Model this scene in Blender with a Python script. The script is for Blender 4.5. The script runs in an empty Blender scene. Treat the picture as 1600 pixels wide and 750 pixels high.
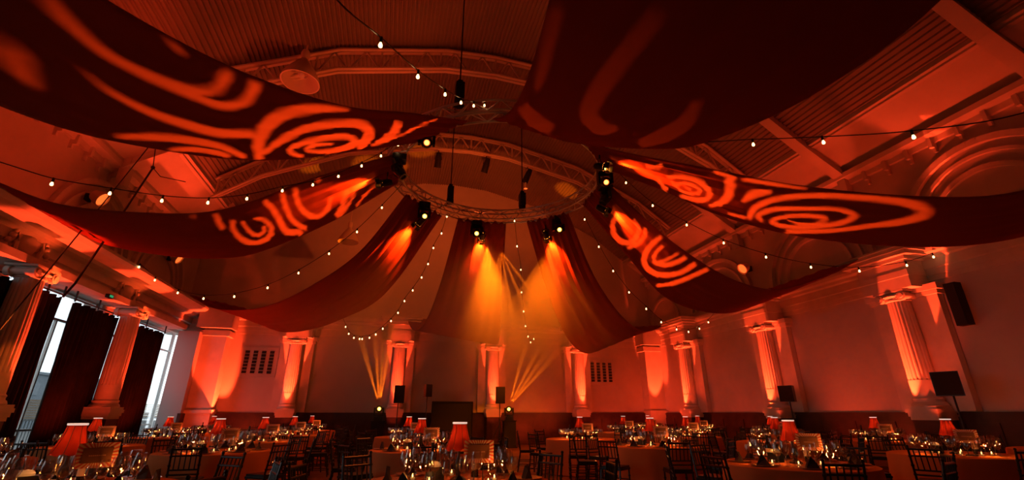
import bpy, math, random
import numpy as np
from mathutils import Vector, Matrix

random.seed(7)
PI = math.pi
sc = bpy.context.scene
col = sc.collection

# ------------------------------------------------------------------ camera, world, exposure
PSI, TH = math.radians(14.5), math.radians(20.87)
cam_d = bpy.data.cameras.new('camera')
cam_d.sensor_width = 36.0
cam_d.lens = 36.0 * 711.0 / 1600.0
cam_d.clip_start = 0.05
cam_d.clip_end = 400
cam = bpy.data.objects.new('camera', cam_d)
col.objects.link(cam)
cam.location = (0, 0, 1.35)
cam.rotation_euler = (PI / 2 + TH, 0, -PSI)
sc.camera = cam

sc.view_settings.view_transform = 'Standard'
sc.view_settings.look = 'None'
sc.view_settings.exposure = 0.0
sc.view_settings.gamma = 1.0
sc.view_settings.use_curve_mapping = False
sc.cycles.use_denoising = True
sc.cycles.max_bounces = 7
sc.cycles.diffuse_bounces = 3
sc.cycles.glossy_bounces = 2
sc.cycles.transmission_bounces = 4
sc.cycles.transparent_max_bounces = 10
sc.cycles.volume_bounces = 0
sc.cycles.caustics_reflective = False
sc.cycles.caustics_refractive = False
sc.cycles.sample_clamp_indirect = 1.5
sc.cycles.sample_clamp_direct = 0
sc.cycles.use_light_tree = True

world = bpy.data.worlds.new('pale_daylight')
sc.world = world
world.use_nodes = True
wb = world.node_tree.nodes['Background']
wb.inputs[0].default_value = (0.74, 0.83, 0.88, 1)      # overcast daylight outside the tall windows
wb.inputs[1].default_value = 2.1

HAZE = 0.12
HZC = (3.2, 17.6, 4.9)
HZR = (9.0, 4.6, 3.2)
RED = (1.0, 0.05, 0.012)
DEEP = (1.0, 0.045, 0.01)
ORANGE = (1.0, 0.16, 0.02)
AMBER = (1.0, 0.155, 0.003)


def aim(o, target):
    d = Vector(target) - Vector(o.location)
    o.rotation_euler = d.to_track_quat('-Z', 'Y').to_euler()


def spot(loc, target, watts, colour, angle, blend=0.4, size=0.03, name='spot_beam'):
    ld = bpy.data.lights.new(name, 'SPOT')
    ld.energy = watts
    ld.color = colour
    ld.spot_size = math.radians(angle)
    ld.spot_blend = blend
    ld.shadow_soft_size = size
    o = bpy.data.objects.new(name, ld)
    col.objects.link(o)
    o.location = loc
    aim(o, target)
    return o


def point(loc, watts, colour, size=0.04, name='bulb_glow'):
    ld = bpy.data.lights.new(name, 'POINT')
    ld.energy = watts
    ld.color = colour
    ld.shadow_soft_size = size
    o = bpy.data.objects.new(name, ld)
    col.objects.link(o)
    o.location = loc
    return o


GOBO_C = (1.0, 0.26, 0.045)
GOBO_W = {'D1': 9500, 'D2': 7500, 'D6': 7500, 'D7': 9500, 'D8': 800}

# added red fill wash without fixtures: spots by the walls, cornices and ring
WASH = []
for _y in (18.8, 15.0):
    WASH.append(((-7.3, _y, 0.5), (-8.7, _y, 6.2), 260, DEEP, 130))
for _x in (-6.0, -1.9, 6.9, 11.2):
    WASH.append(((_x, 19.6, 0.5), (_x, 22.4, 3.2), 165, DEEP, 125))
for _y in (3.6, 6.7, 11.6, 16.6, 20.3):
    WASH.append(((11.3, _y, 0.5), (13.7, _y, 3.0), 190, DEEP, 125))
for _y in (6.7, 9.2, 11.6, 14.1, 16.6):
    WASH.append(((12.9, _y, 5.75), (10.6, _y + 0.4, 12.0), 75, (1, 0.04, 0.008), 120))
for _y in (9.0, 12.8, 17.0):
    WASH.append(((-7.6, _y, 5.75), (-5.2, _y, 11.0), 260, RED, 120))
for _x in (-0.4, 5.6):
    WASH.append(((_x, 11.4, 8.3), (_x * 2 - 2.6, 11.4, 14.0), 150, (1, 0.085, 0.014), 150))
WASH.append(((2.6, 8.4, 8.3), (2.6, 4.0, 14.0), 130, (1, 0.085, 0.014), 140))
WASH.append(((2.6, 14.4, 8.3), (2.6, 22.0, 9.0), 900, (1, 0.11, 0.016), 120))
for _p in ((-4.1, 17.0), (2.6, 16.6), (6.3, 17.2)):
    WASH.append(((_p[0], _p[1], 0.5), (_p[0] * 0.8 + 0.5, 17.6, 8.0), 200, (1, 0.10, 0.015), 100))
WASH.append(((-0.5, 11.0, 8.35), (-8.7, 9.3, 7.0), 800, DEEP, 75))
for _p in ((-0.3, 10.5), (2.6, 8.4), (5.4, 10.2), (2.6, 14.0)):     # added orange fill from ring height, down on the tables
    WASH.append(((_p[0], _p[1], 7.0), (_p[0] + (_p[0] - 2.6) * 0.5, _p[1] - 0.5, 0.7), 260, (1, 0.15, 0.02), 112))
for a in WASH:
    spot(a[0], a[1], a[2], a[3], a[4], 0.8, 0.15, 'wash_fill')


# ------------------------------------------------------------------ helpers
class MB:
    """collects simple solids and builds them as one mesh"""

    def __init__(self):
        self.v, self.f, self.m = [], [], []

    def add(self, vs, fs, m=0):
        k = len(self.v)
        self.v += [tuple(p) for p in vs]
        self.f += [tuple(i + k for i in f) for f in fs]
        self.m += [m] * len(fs)
        return self

    def box(self, c, s, rz=0.0, m=0, M=None):
        hx, hy, hz = s[0] / 2, s[1] / 2, s[2] / 2
        vs = [(x, y, z) for z in (-hz, hz) for x, y in ((-hx, -hy), (hx, -hy), (hx, hy), (-hx, hy))]
        cz, sz = math.cos(rz), math.sin(rz)
        if M is None:
            vs = [(c[0] + x * cz - y * sz, c[1] + x * sz + y * cz, c[2] + z) for x, y, z in vs]
        else:
            vs = [tuple(Vector(c) + M @ Vector(p)) for p in vs]
        return self.add(vs, [(3, 2, 1, 0), (4, 5, 6, 7), (0, 1, 5, 4), (1, 2, 6, 5), (2, 3, 7, 6), (3, 0, 4, 7)], m)

    def cyl(self, p, q, r0, r1=None, n=8, m=0, caps=True):
        r1 = r0 if r1 is None else r1
        p, q = Vector(p), Vector(q)
        d = (q - p).normalized()
        a = d.cross(Vector((0, 0, 1)) if abs(d.z) < 0.95 else Vector((1, 0, 0))).normalized()
        b = d.cross(a)
        vs = []
        for c, r in ((p, r0), (q, r1)):
            for i in range(n):
                t = 2 * PI * i / n
                vs.append(c + (a * math.cos(t) + b * math.sin(t)) * r)
        fs = [(i, (i + 1) % n, n + (i + 1) % n, n + i) for i in range(n)]
        if caps:
            fs += [tuple(reversed(range(n))), tuple(range(n, 2 * n))]
        return self.add(vs, fs, m)

    def bar(self, p, q, w, h, m=0):
        """rectangular bar from p to q, h measured close to the vertical"""
        p, q = Vector(p), Vector(q)
        d = (q - p).normalized()
        s = d.cross(Vector((0, 0, 1)))
        s = Vector((1, 0, 0)) if s.length < 1e-3 else s.normalized()
        u = s.cross(d)
        vs = [c + s * (i * w / 2) + u * (j * h / 2) for c in (p, q) for i, j in ((-1, -1), (1, -1), (1, 1), (-1, 1))]
        return self.add(vs, [(3, 2, 1, 0), (4, 5, 6, 7), (0, 1, 5, 4), (1, 2, 6, 5), (2, 3, 7, 6), (3, 0, 4, 7)], m)

    def lathe(self, prof, c=(0, 0, 0), n=16, m=0, M=None, wob=None):
        vs, fs = [], []
        for (r, z) in prof:
            for i in range(n):
                t = 2 * PI * i / n
                k = r if wob is None else r * wob(t, z)
                p = Vector((k * math.cos(t), k * math.sin(t), z))
                if M is not None:
                    p = M @ p
                vs.append((c[0] + p.x, c[1] + p.y, c[2] + p.z))
        L = len(prof)
        for j in range(L - 1):
            for i in range(n):
                fs.append((j * n + i, j * n + (i + 1) % n, (j + 1) * n + (i + 1) % n, (j + 1) * n + i))
        return self.add(vs, fs, m)

    def disc(self, c, r, n=16, m=0, up=True):
        vs = [(c[0] + r * math.cos(2 * PI * i / n), c[1] + r * math.sin(2 * PI * i / n), c[2]) for i in range(n)]
        return self.add(vs, [tuple(range(n)) if up else tuple(reversed(range(n)))], m)

    def tube(self, pts, r, n=6, m=0, closed=False):
        pts = [Vector(p) for p in pts]
        N = len(pts)
        vs, fs = [], []
        for i, p in enumerate(pts):
            a = pts[(i - 1) % N] if (closed or i > 0) else p
            b = pts[(i + 1) % N] if (closed or i < N - 1) else p
            d = (b - a).normalized()
            s = d.cross(Vector((0, 0, 1)))
            s = Vector((1, 0, 0)) if s.length < 1e-3 else s.normalized()
            u = s.cross(d)
            rr = r[i] if isinstance(r, (list, tuple)) else r
            for k in range(n):
                t = 2 * PI * k / n
                vs.append(p + (s * math.cos(t) + u * math.sin(t)) * rr)
        for i in range(N if closed else N - 1):
            j = (i + 1) % N
            for k in range(n):
                fs.append((i * n + k, i * n + (k + 1) % n, j * n + (k + 1) % n, j * n + k))
        if not closed:
            fs += [tuple(reversed(range(n))), tuple(range((N - 1) * n, N * n))]
        return self.add(vs, fs, m)

    def sphere(self, c, r, n=10, k=6, m=0, sz=1.0):
        prof = [(max(1e-4, r * math.sin(PI * j / k)), -r * sz * math.cos(PI * j / k)) for j in range(k + 1)]
        return self.lathe(prof, c, n, m)

    def sweep(self, prof, A, B, axis, m=0, caps=True):
        """profile [(a, z)] pulled along x or y: axis 'y' puts a on x"""
        n = len(prof)
        vs = []
        for t in (A, B):
            for a, z in prof:
                vs.append((a, t, z) if axis == 'y' else (t, a, z))
        fs = [(i, (i + 1) % n, n + (i + 1) % n, n + i) for i in range(n)]
        if caps:
            fs += [tuple(reversed(range(n))), tuple(range(n, 2 * n))]
        return self.add(vs, fs, m)

    def build(self, name, mats, parent=None, smooth=True, loc=None):
        me = bpy.data.meshes.new(name)
        me.from_pydata(self.v, [], self.f)
        if not isinstance(mats, (list, tuple)):
            mats = [mats]
        for x in mats:
            me.materials.append(x)
        me.polygons.foreach_set('material_index', self.m)
        if smooth:
            me.polygons.foreach_set('use_smooth', [True] * len(me.polygons))
            me.set_sharp_from_angle(angle=0.65)
        me.update()
        o = bpy.data.objects.new(name, me)
        col.objects.link(o)
        if parent is not None:
            o.parent = parent
        if loc is not None:
            o.location = loc
        return o


def tag(o, label=None, cat=None, group=None, kind=None):
    if label:
        o['label'] = label
    if cat:
        o['category'] = cat
    if group:
        o['group'] = group
    if kind:
        o['kind'] = kind
    return o


def thing(name, label, cat, loc=(0, 0, 0), rz=0.0, group=None):
    o = bpy.data.objects.new(name, None)
    o.empty_display_size = 0.1
    col.objects.link(o)
    o.location = loc
    o.rotation_euler = (0, 0, rz)
    return tag(o, label, cat, group)


def dup(root, loc, rz, label=None, group=None):
    r = root.copy()
    col.objects.link(r)
    r.location = loc
    r.rotation_euler = (0, 0, rz)
    if label:
        r['label'] = label
    if group:
        r['group'] = group
    for ch in list(root.children):
        c = ch.copy()
        col.objects.link(c)
        c.parent = r
        for g in list(ch.children):
            d = g.copy()
            col.objects.link(d)
            d.parent = c
    return r


def struct(name, mb, mat, parent=None, smooth=False):
    o = mb.build(name, mat, parent, smooth)
    if parent is None:
        o['kind'] = 'structure'
    return o


# ------------------------------------------------------------------ materials
def mat(name, colour, rough=0.6, metal=0.0, noise=0.0, nscale=6.0, bump=0.0, bscale=30.0, spec=0.4, emit=None, estr=0.0, trans=0.0):
    m = bpy.data.materials.new(name)
    m.use_nodes = True
    nt = m.node_tree
    b = nt.nodes['Principled BSDF']
    b.inputs['Base Color'].default_value = (*colour, 1)
    b.inputs['Roughness'].default_value = rough
    b.inputs['Metallic'].default_value = metal
    b.inputs['Specular IOR Level'].default_value = spec
    if emit:
        b.inputs['Emission Color'].default_value = (*emit, 1)
        b.inputs['Emission Strength'].default_value = estr
    tc = None
    if noise or bump:
        tc = nt.nodes.new('ShaderNodeTexCoord')
    if noise:
        n = nt.nodes.new('ShaderNodeTexNoise')
        n.inputs['Scale'].default_value = nscale
        n.inputs['Detail'].default_value = 4
        nt.links.new(tc.outputs['Object'], n.inputs['Vector'])
        r = nt.nodes.new('ShaderNodeValToRGB')
        r.color_ramp.elements[0].color = (*[c * (1 - noise) for c in colour], 1)
        r.color_ramp.elements[1].color = (*[min(1, c * (1 + noise)) for c in colour], 1)
        r.color_ramp.elements[0].position = 0.3
        r.color_ramp.elements[1].position = 0.7
        nt.links.new(n.outputs['Fac'], r.inputs['Fac'])
        nt.links.new(r.outputs['Color'], b.inputs['Base Color'])
    if bump:
        n = nt.nodes.new('ShaderNodeTexNoise')
        n.inputs['Scale'].default_value = bscale
        nt.links.new(tc.outputs['Object'], n.inputs['Vector'])
        bp = nt.nodes.new('ShaderNodeBump')
        bp.inputs['Strength'].default_value = bump
        bp.inputs['Distance'].default_value = 0.02
        nt.links.new(n.outputs['Fac'], bp.inputs['Height'])
        nt.links.new(bp.outputs['Normal'], b.inputs['Normal'])
    return m


def cloth_mat(name, colour, through, share, bump=0.25):
    """woven cloth: diffuse front with some light coming through the weave"""
    m = bpy.data.materials.new(name)
    m.use_nodes = True
    nt = m.node_tree
    nt.nodes.clear()
    out = nt.nodes.new('ShaderNodeOutputMaterial')
    d = nt.nodes.new('ShaderNodeBsdfDiffuse')
    d.inputs['Color'].default_value = (*colour, 1)
    t = nt.nodes.new('ShaderNodeBsdfTranslucent')
    t.inputs['Color'].default_value = (*through, 1)
    mx = nt.nodes.new('ShaderNodeMixShader')
    mx.inputs[0].default_value = share
    nt.links.new(d.outputs[0], mx.inputs[1])
    nt.links.new(t.outputs[0], mx.inputs[2])
    nt.links.new(mx.outputs[0], out.inputs[0])
    if bump:
        tc = nt.nodes.new('ShaderNodeTexCoord')
        n = nt.nodes.new('ShaderNodeTexNoise')
        n.inputs['Scale'].default_value = 2.2
        n.inputs['Detail'].default_value = 5
        nt.links.new(tc.outputs['Object'], n.inputs['Vector'])
        bp = nt.nodes.new('ShaderNodeBump')
        bp.inputs['Strength'].default_value = bump
        bp.inputs['Distance'].default_value = 0.08
        nt.links.new(n.outputs['Fac'], bp.inputs['Height'])
        nt.links.new(bp.outputs[0], d.inputs['Normal'])
    return m


def glass_mat(name, tint, shine=0.03):
    m = bpy.data.materials.new(name)
    m.use_nodes = True
    nt = m.node_tree
    nt.nodes.clear()
    out = nt.nodes.new('ShaderNodeOutputMaterial')
    t = nt.nodes.new('ShaderNodeBsdfTransparent')
    t.inputs['Color'].default_value = (*tint, 1)
    g = nt.nodes.new('ShaderNodeBsdfGlossy')
    g.inputs['Roughness'].default_value = shine
    g.inputs['Color'].default_value = (1, 1, 1, 1)
    fr = nt.nodes.new('ShaderNodeLayerWeight')      # facing ratio: shiny at the rim, clear face-on
    fr.inputs['Blend'].default_value = 0.5
    pw = nt.nodes.new('ShaderNodeMath')
    pw.operation = 'POWER'
    pw.inputs[1].default_value = 3.0
    nt.links.new(fr.outputs['Facing'], pw.inputs[0])
    ml = nt.nodes.new('ShaderNodeMath')
    ml.operation = 'MULTIPLY_ADD'
    ml.inputs[1].default_value = 0.75
    ml.inputs[2].default_value = 0.09
    nt.links.new(pw.outputs[0], ml.inputs[0])
    mx = nt.nodes.new('ShaderNodeMixShader')
    nt.links.new(ml.outputs[0], mx.inputs[0])
    nt.links.new(t.outputs[0], mx.inputs[1])
    nt.links.new(g.outputs[0], mx.inputs[2])
    nt.links.new(mx.outputs[0], out.inputs[0])
    return m


def emit_mat(name, colour, strength):
    m = bpy.data.materials.new(name)
    m.use_nodes = True
    nt = m.node_tree
    nt.nodes.clear()
    out = nt.nodes.new('ShaderNodeOutputMaterial')
    e = nt.nodes.new('ShaderNodeEmission')
    e.inputs[0].default_value = (*colour, 1)
    e.inputs[1].default_value = strength
    nt.links.new(e.outputs[0], out.inputs[0])
    return m


M = {
    'plaster': mat('painted_plaster', (0.62, 0.56, 0.50), 0.7, noise=0.06, nscale=1.5),
    'stone': mat('cream_stone', (0.68, 0.62, 0.55), 0.6, noise=0.08, nscale=3),
    'white': mat('white_paint', (0.75, 0.74, 0.72), 0.5),
    'jamb': mat('grey_white_reveal', (0.42, 0.41, 0.41), 0.6),
    'roof': mat('profiled_roof_sheet', (0.26, 0.21, 0.16), 0.6, noise=0.08, nscale=0.6),
    'steel': mat('cream_painted_steel', (0.78, 0.66, 0.52), 0.45),
    'alloy': mat('brushed_aluminium', (0.80, 0.74, 0.68), 0.35, 0.45),
    'wood': mat('dark_panelling', (0.055, 0.022, 0.014), 0.4, noise=0.3, nscale=3),
    'floor': mat('dark_floorboards', (0.16, 0.065, 0.03), 0.35, noise=0.3, nscale=2),
    'black': mat('black_gloss', (0.012, 0.011, 0.010), 0.3),
    'blackmatte': mat('black_matte', (0.012, 0.012, 0.012), 0.7),
    'curtain': mat('dark_velvet', (0.018, 0.012, 0.010), 0.95, spec=0.1, noise=0.3, nscale=2),
    'drape': cloth_mat('maroon_drape_cloth', (0.30, 0.05, 0.02), (0.2, 0.01, 0.004), 0.05),
    'cloth': cloth_mat('copper_tablecloth', (0.64, 0.23, 0.08), (0.5, 0.1, 0.05), 0.08, 0.1),
    'shade': cloth_mat('red_silk_shade', (0.55, 0.05, 0.025), (0.17, 0.012, 0.004), 0.45, 0),
    'shadeglow': mat('shade_top_glow', (0.85, 0.8, 0.75), 0.6, emit=(1.0, 0.72, 0.58), estr=0.7),  # glow put into the trim for bulb light leaving the shade top
    'glass': glass_mat('clear_glass', (0.96, 0.95, 0.93), 0.05),
    'pane': glass_mat('window_glass', (0.97, 0.98, 0.98), 0.02),
    'bottle': mat('dark_bottle_glass', (0.008, 0.010, 0.006), 0.08, spec=0.8),
    'plate': mat('copper_charger', (0.55, 0.33, 0.18), 0.25, 0.6),
    'napkin': mat('dark_napkin', (0.03, 0.015, 0.015), 0.8),
    'card': mat('brown_card', (0.16, 0.06, 0.03), 0.7),
    'cream': mat('cream_paper', (0.66, 0.46, 0.34), 0.7),
    'redpaper': mat('red_paper', (0.55, 0.06, 0.03), 0.7),
    'pink': mat('pale_pink_lettering', (0.5, 0.25, 0.2), 0.7),
    'wax': mat('cream_candle_wax', (0.85, 0.75, 0.55), 0.5, emit=(1, 0.5, 0.15), estr=0.12),  # faint candle glow put into the wax itself
    'flame': emit_mat('candle_flame', (1.0, 0.42, 0.10), 14),
    'bulb': emit_mat('warm_bulb', (1.0, 0.50, 0.18), 7),
    'lens_amber': emit_mat('amber_lens', (1.0, 0.42, 0.04), 16),
    'lens_red': emit_mat('red_lens', (1.0, 0.12, 0.02), 14),
    'lens_hot': emit_mat('hot_lens', (1.0, 0.30, 0.03), 25),
    'lens_dim': emit_mat('dim_orange_lens', (1.0, 0.13, 0.02), 1.6),
    'green': emit_mat('green_exit_glow', (0.1, 0.9, 0.35), 0.35),
    'fabric': mat('speaker_cloth', (0.018, 0.016, 0.015), 0.9),
    'concrete': mat('outside_paving', (0.12, 0.12, 0.12), 0.9),
    'slat': mat('outside_timber', (0.26, 0.19, 0.13), 0.8),
    'rail': mat('outside_metal', (0.10, 0.12, 0.13), 0.5),
    'bld': mat('outside_render', (0.16, 0.19, 0.22), 0.8),
    'bldglass': mat('outside_glazing', (0.10, 0.13, 0.16), 0.2),
}

# ------------------------------------------------------------------ the room
XL, XR, YB, YF, XC = -8.75, 13.7, 22.4, -1.6, 2.6
COLS_L = (3.9, 8.15, 12.4, 16.9)
COLS_R = (4.2, 9.2, 14.1, 19.1)
COLS_B = (-4.05, 0.35, 4.75, 9.15)

fl = MB()
fl.box(((XL + XR) / 2, (YF + YB) / 2, -0.05), (XR - XL + 1.2, YB - YF + 0.6, 0.1))
struct('floor', fl, M['floor'])

# roof: faceted vault of profiled sheet, ribs running down the room
RP = [(0, 13.05), (1.7, 12.95), (5.0, 12.2), (8.0, 10.75), (9.6, 9.55), (11.1, 8.55)]


def roof_z(dx):
    dx = abs(dx)
    for (a, za), (b, zb) in zip(RP[:-1], RP[1:]):
        if dx <= b:
            return za + (zb - za) * (dx - a) / (b - a)
    return RP[-1][1]


prof = []
x = -9.8
while x < 9.75:
    for dx, dz in ((0, 0), (0.05, 0), (0.062, 0.04), (0.112, 0.04)):
        prof.append((XC + x + dx, roof_z(x + dx) + dz))
    x += 0.124
top = [(a, z + 0.25) for a, z in reversed(prof)]
cb = MB()
n = len(prof)
vs = [(a, t, z) for t in (YF - 0.3, YB + 0.3) for a, z in prof]
cb.add(vs, [(i + 1, i, n + i, n + i + 1) for i in range(n - 1)])
vs = [(a, t, z + 0.3) for t in (YF - 0.3, YB + 0.3) for a, z in prof]
cb.add(vs, [(i, i + 1, n + i + 1, n + i) for i in range(n - 1)])
struct('ceiling', cb, M['roof'])
# plain sloping band (cove) at both sides of the roof
for sd in (-1, 1):
    p0 = (XC + sd * 9.72, roof_z(9.72))
    p1 = (XC + sd * 11.2, 8.50)
    cv = MB()
    cv.sweep([p0, p1, (p1[0] + sd * 0.3, p1[1] + 0.35), (p0[0], p0[1] + 0.35)], YF - 0.3, YB + 0.3, 'y')
    # stepped mouldings along the band
    for k, (t, h) in enumerate(((0.04, 0.07), (0.12, 0.05), (0.93, 0.10))):
        c = (p0[0] + (p1[0] - p0[0]) * t, p0[1] + (p1[1] - p0[1]) * t)
        cv.sweep([(c[0] - 0.07, c[1] - h), (c[0] + 0.07, c[1] - h), (c[0] + 0.07, c[1] + 0.1), (c[0] - 0.07, c[1] + 0.1)], YF, YB, 'y')
    struct('trim_1' if sd < 0 else 'trim_2', cv, M['plaster'])

WH = 13.6
# back wall, right wall, front wall
w = MB()
w.box(((XL + XR) / 2, YB + 0.2, (4.5 + WH) / 2), (XR - XL + 1.2, 0.4, WH - 4.5))
w.box(((XL + 0.3 + XR + 0.6) / 2, YB + 0.2, 2.25), (XR + 0.6 - XL - 0.3, 0.4, 4.5))
struct('wall_back', w, M['plaster'])
w = MB()
w.box((XR + 0.25, (YF + YB) / 2, 4.6), (0.5, YB - YF + 0.4, 9.2))
struct('wall_right', w, M['plaster'])
w = MB()
w.box(((XL + XR) / 2, YF - 0.2, WH / 2), (XR - XL + 1.2, 0.4, WH))
struct('wall_front', w, M['plaster'])
# left wall with tall window openings between the columns
w = MB()
EDGE = [YF] + [c for c in COLS_L] + [21.3]
w.box((XL - 0.25, (YF + YB) / 2, 6.85), (0.5, YB - YF + 0.4, 4.7))       # above the openings
w.box((XL - 0.25, (YF + YB) / 2, 0.15), (0.5, YB - YF + 0.4, 0.3))      # low sill
for c in COLS_L:
    w.box((XL - 0.25, c, 2.4), (0.5, 0.7, 4.3))
w.box((XL - 0.25, 0.9, 2.4), (0.5, 6.0, 4.3))
struct('wall_left', w, M['plaster'])
# pale window reveal next to the back corner
w = MB()
w.box((XL + 0.68, 21.9, 2.4), (0.76, 1.0, 4.2))
struct('trim_3', w, M['jamb'])

# windows: frame with transom and glass
for k, (a, b) in enumerate(((4.25, 7.8), (8.5, 12.05), (12.75, 16.55), (17.25, 22.3))):
    f = MB()
    xw = XL - 0.2
    for y in (a, b):
        f.box((xw, y, 2.4), (0.10, 0.10, 4.2))
    for z in (0.33, 0.95, 3.75, 4.49):
        f.box((xw, (a + b) / 2, z), (0.09, b - a, 0.05))
    for t in (0.25, 0.52, 0.62):
        f.box((xw, a + (b - a) * t, 2.0), (0.07, 0.055, 3.5))
    wo = struct('window_%d' % (k + 1), f, M['white'])
    g = MB()
    g.box((xw, (a + b) / 2, 2.4), (0.012, b - a, 4.1))
    g.build('window_pane', M['pane'], wo, False)

# dark wainscot with a moulded rail
w = MB()
w.box(((XL + XR) / 2, YB - 0.04, 0.68), (XR - XL, 0.08, 1.36))
w.box(((XL + XR) / 2, YB - 0.06, 1.35), (XR - XL, 0.13, 0.07))
for i in range(19):
    w.box((XL + 0.7 + i * 1.18, YB - 0.09, 0.72), (0.95, 0.03, 0.85))
struct('trim_4', w, M['wood'])
w = MB()
w.box((XR - 0.04, (YF + YB) / 2, 0.68), (0.08, YB - YF, 1.36))
w.box((XR - 0.06, (YF + YB) / 2, 1.35), (0.13, YB - YF, 0.07))
for i in range(20):
    w.box((XR - 0.09, YF + 0.7 + i * 1.18, 0.72), (0.03, 0.95, 0.85))
struct('trim_5', w, M['wood'])
w = MB()
for a, b in ((21.36, 22.3),):
    w.box((XL + 1.04, (a + b) / 2, 0.68), (0.12, b - a, 1.36))
struct('trim_6', w, M['wood'])
for nm, c, s in (('baseboard_back', ((XL + XR) / 2, YB - 0.11, 0.09), (XR - XL, 0.06, 0.18)), ('baseboard_right', (XR - 0.11, (YF + YB) / 2, 0.09), (0.06, YB - YF, 0.18))):
    w = MB()
    w.box(c, s)
    struct(nm, w, M['wood'])


def entab(depth, zb=4.62):
    """moulded band: (distance out from the wall, height)"""
    d = depth
    return [(0, zb), (0.16 * d, zb), (0.16 * d, zb + 0.14), (0.24 * d, zb + 0.14), (0.24 * d, zb + 0.30), (0.30 * d, zb + 0.33), (0.30 * d, zb + 0.56),
            (0.5 * d, zb + 0.60), (0.55 * d, zb + 0.68), (0.9 * d, zb + 0.72), (d, zb + 0.80), (d, zb + 0.88), (0, zb + 0.95)]


# left entablature runs deep over the windows, right and back ones are shallow
e = MB()
e.sweep([(XL + a, z) for a, z in entab(1.15)], YF, YB, 'y')
e.sweep([(XL, 4.48), (XL + 0.75, 4.48), (XL + 0.75, 4.65), (XL, 4.65)], YF, 20.9, 'y')
struct('trim_7', e, M['stone'])
e = MB()
e.sweep([(YB - a, z) for a, z in entab(0.3)], XL, XR, 'x')
struct('trim_8', e, M['stone'])
e = MB()
e.sweep([(XR - a, z) for a, z in entab(0.3)], YF, YB, 'y')
struct('trim_9', e, M['stone'])
# upper cornice with a row of square brackets under the roof
for k, (xw, s) in enumerate(((XL, 1), (XR, -1))):
    e = MB()
    e.sweep([(xw, 8.15), (xw + s * 0.10, 8.15), (xw + s * 0.12, 8.3), (xw + s * 0.32, 8.36), (xw + s * 0.34, 8.5), (xw, 8.55)], YF, YB, 'y')
    y = YF + 0.3
    while y < YB:
        e.box((xw + s * 0.09, y, 8.17), (0.18, 0.09, 0.30))
        e.box((xw + s * 0.04, y, 7.97), (0.08, 0.07, 0.16))
        y += 0.62
    struct('trim_%d' % (10 + k), e, M['stone'])
# arched mouldings (lunettes) on the upper side walls and the end wall
k = 12
for xw, s, ys in ((XL, 1, (14.9, 19.2)), (XR, -1, (1.8, 6.7, 11.65, 16.6, 20.9))):
    for yc in ys:
        e = MB()
        for r, wd, dp in ((1.95, 0.16, 0.14), (1.62, 0.08, 0.09), (1.25, 0.12, 0.10)):
            if yc > 20 and r > 1.3:
                continue
            N = 28
            for i in range(N):
                a0, a1 = PI * i / N, PI * (i + 1) / N
                e.bar((xw + s * dp / 2, yc + r * math.cos(a0), 5.75 + r * math.sin(a0)), (xw + s * dp / 2, yc + r * math.cos(a1), 5.75 + r * math.sin(a1)), dp, wd)
        struct('trim_%d' % k, e, M['stone'])
        k += 1


# columns: fluted shaft, scrolled capital, base, pedestal, pilaster behind
def shaft_wob(t, z):
    return 1 - 0.055 * (0.5 + 0.5 * math.cos(20 * t)) ** 2


def column_mb(free):
    b = MB()
    b.lathe([(0.29, 2.15), (0.285, 3.0), (0.255, 4.18)], n=80, wob=shaft_wob)
    b.lathe([(0.295, 1.74), (0.293, 2.15)], n=40)
    b.lathe([(0.35, 1.50), (0.375, 1.54), (0.35, 1.60), (0.32, 1.62), (0.315, 1.66), (0.33, 1.70), (0.295, 1.74)], n=32)
    return b


def capital_mb():
    b = MB()
    b.lathe([(0.255, 4.18), (0.29, 4.20), (0.29, 4.24), (0.26, 4.25), (0.34, 4.32)], n=32)
    for sx in (-1, 1):
        for sy in (-1, 1):
            b.lathe([(0.005, -0.05), (0.115, -0.05), (0.115, 0.05), (0.07, 0.055), (0.06, 0.075), (0.005, 0.075)], (sx * 0.30, sy * 0.24, 4.30), 18,
                    M=Matrix.Rotation(-sy * PI / 2, 3, 'X'))
        b.cyl((sx * 0.30, -0.22, 4.30), (sx * 0.30, 0.22, 4.30), 0.085, n=12)
    b.box((0, 0, 4.385), (0.62, 0.46, 0.05))
    b.box((0, 0, 4.44), (0.80, 0.62, 0.05))
    for i in range(9):
        b.sphere((-0.2 + i * 0.05, -0.26, 4.27), 0.022, 6, 4)
    return b


def pedestal_mb():
    b = MB()
    b.box((0, 0, 0.12), (0.86, 0.80, 0.24), m=1)
    b.box((0, 0, 0.72), (0.62, 0.60, 1.0), m=1)
    for z, s in ((1.24, 0.66), (1.32, 0.71), (1.41, 0.77), (1.48, 0.73)):
        b.box((0, 0, z), (s, s - 0.03, 0.09))
    return b


C_SH = column_mb(True)
sh0 = C_SH.build('shaft', M['stone'])
cp0 = capital_mb().build('capital', M['stone'])
pd0 = pedestal_mb().build('pedestal', [M['stone'], M['wood']], None, False)
MESH = {'shaft': sh0.data, 'capital': cp0.data, 'pedestal': pd0.data}
for o in (sh0, cp0, pd0):
    bpy.data.objects.remove(o)


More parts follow.
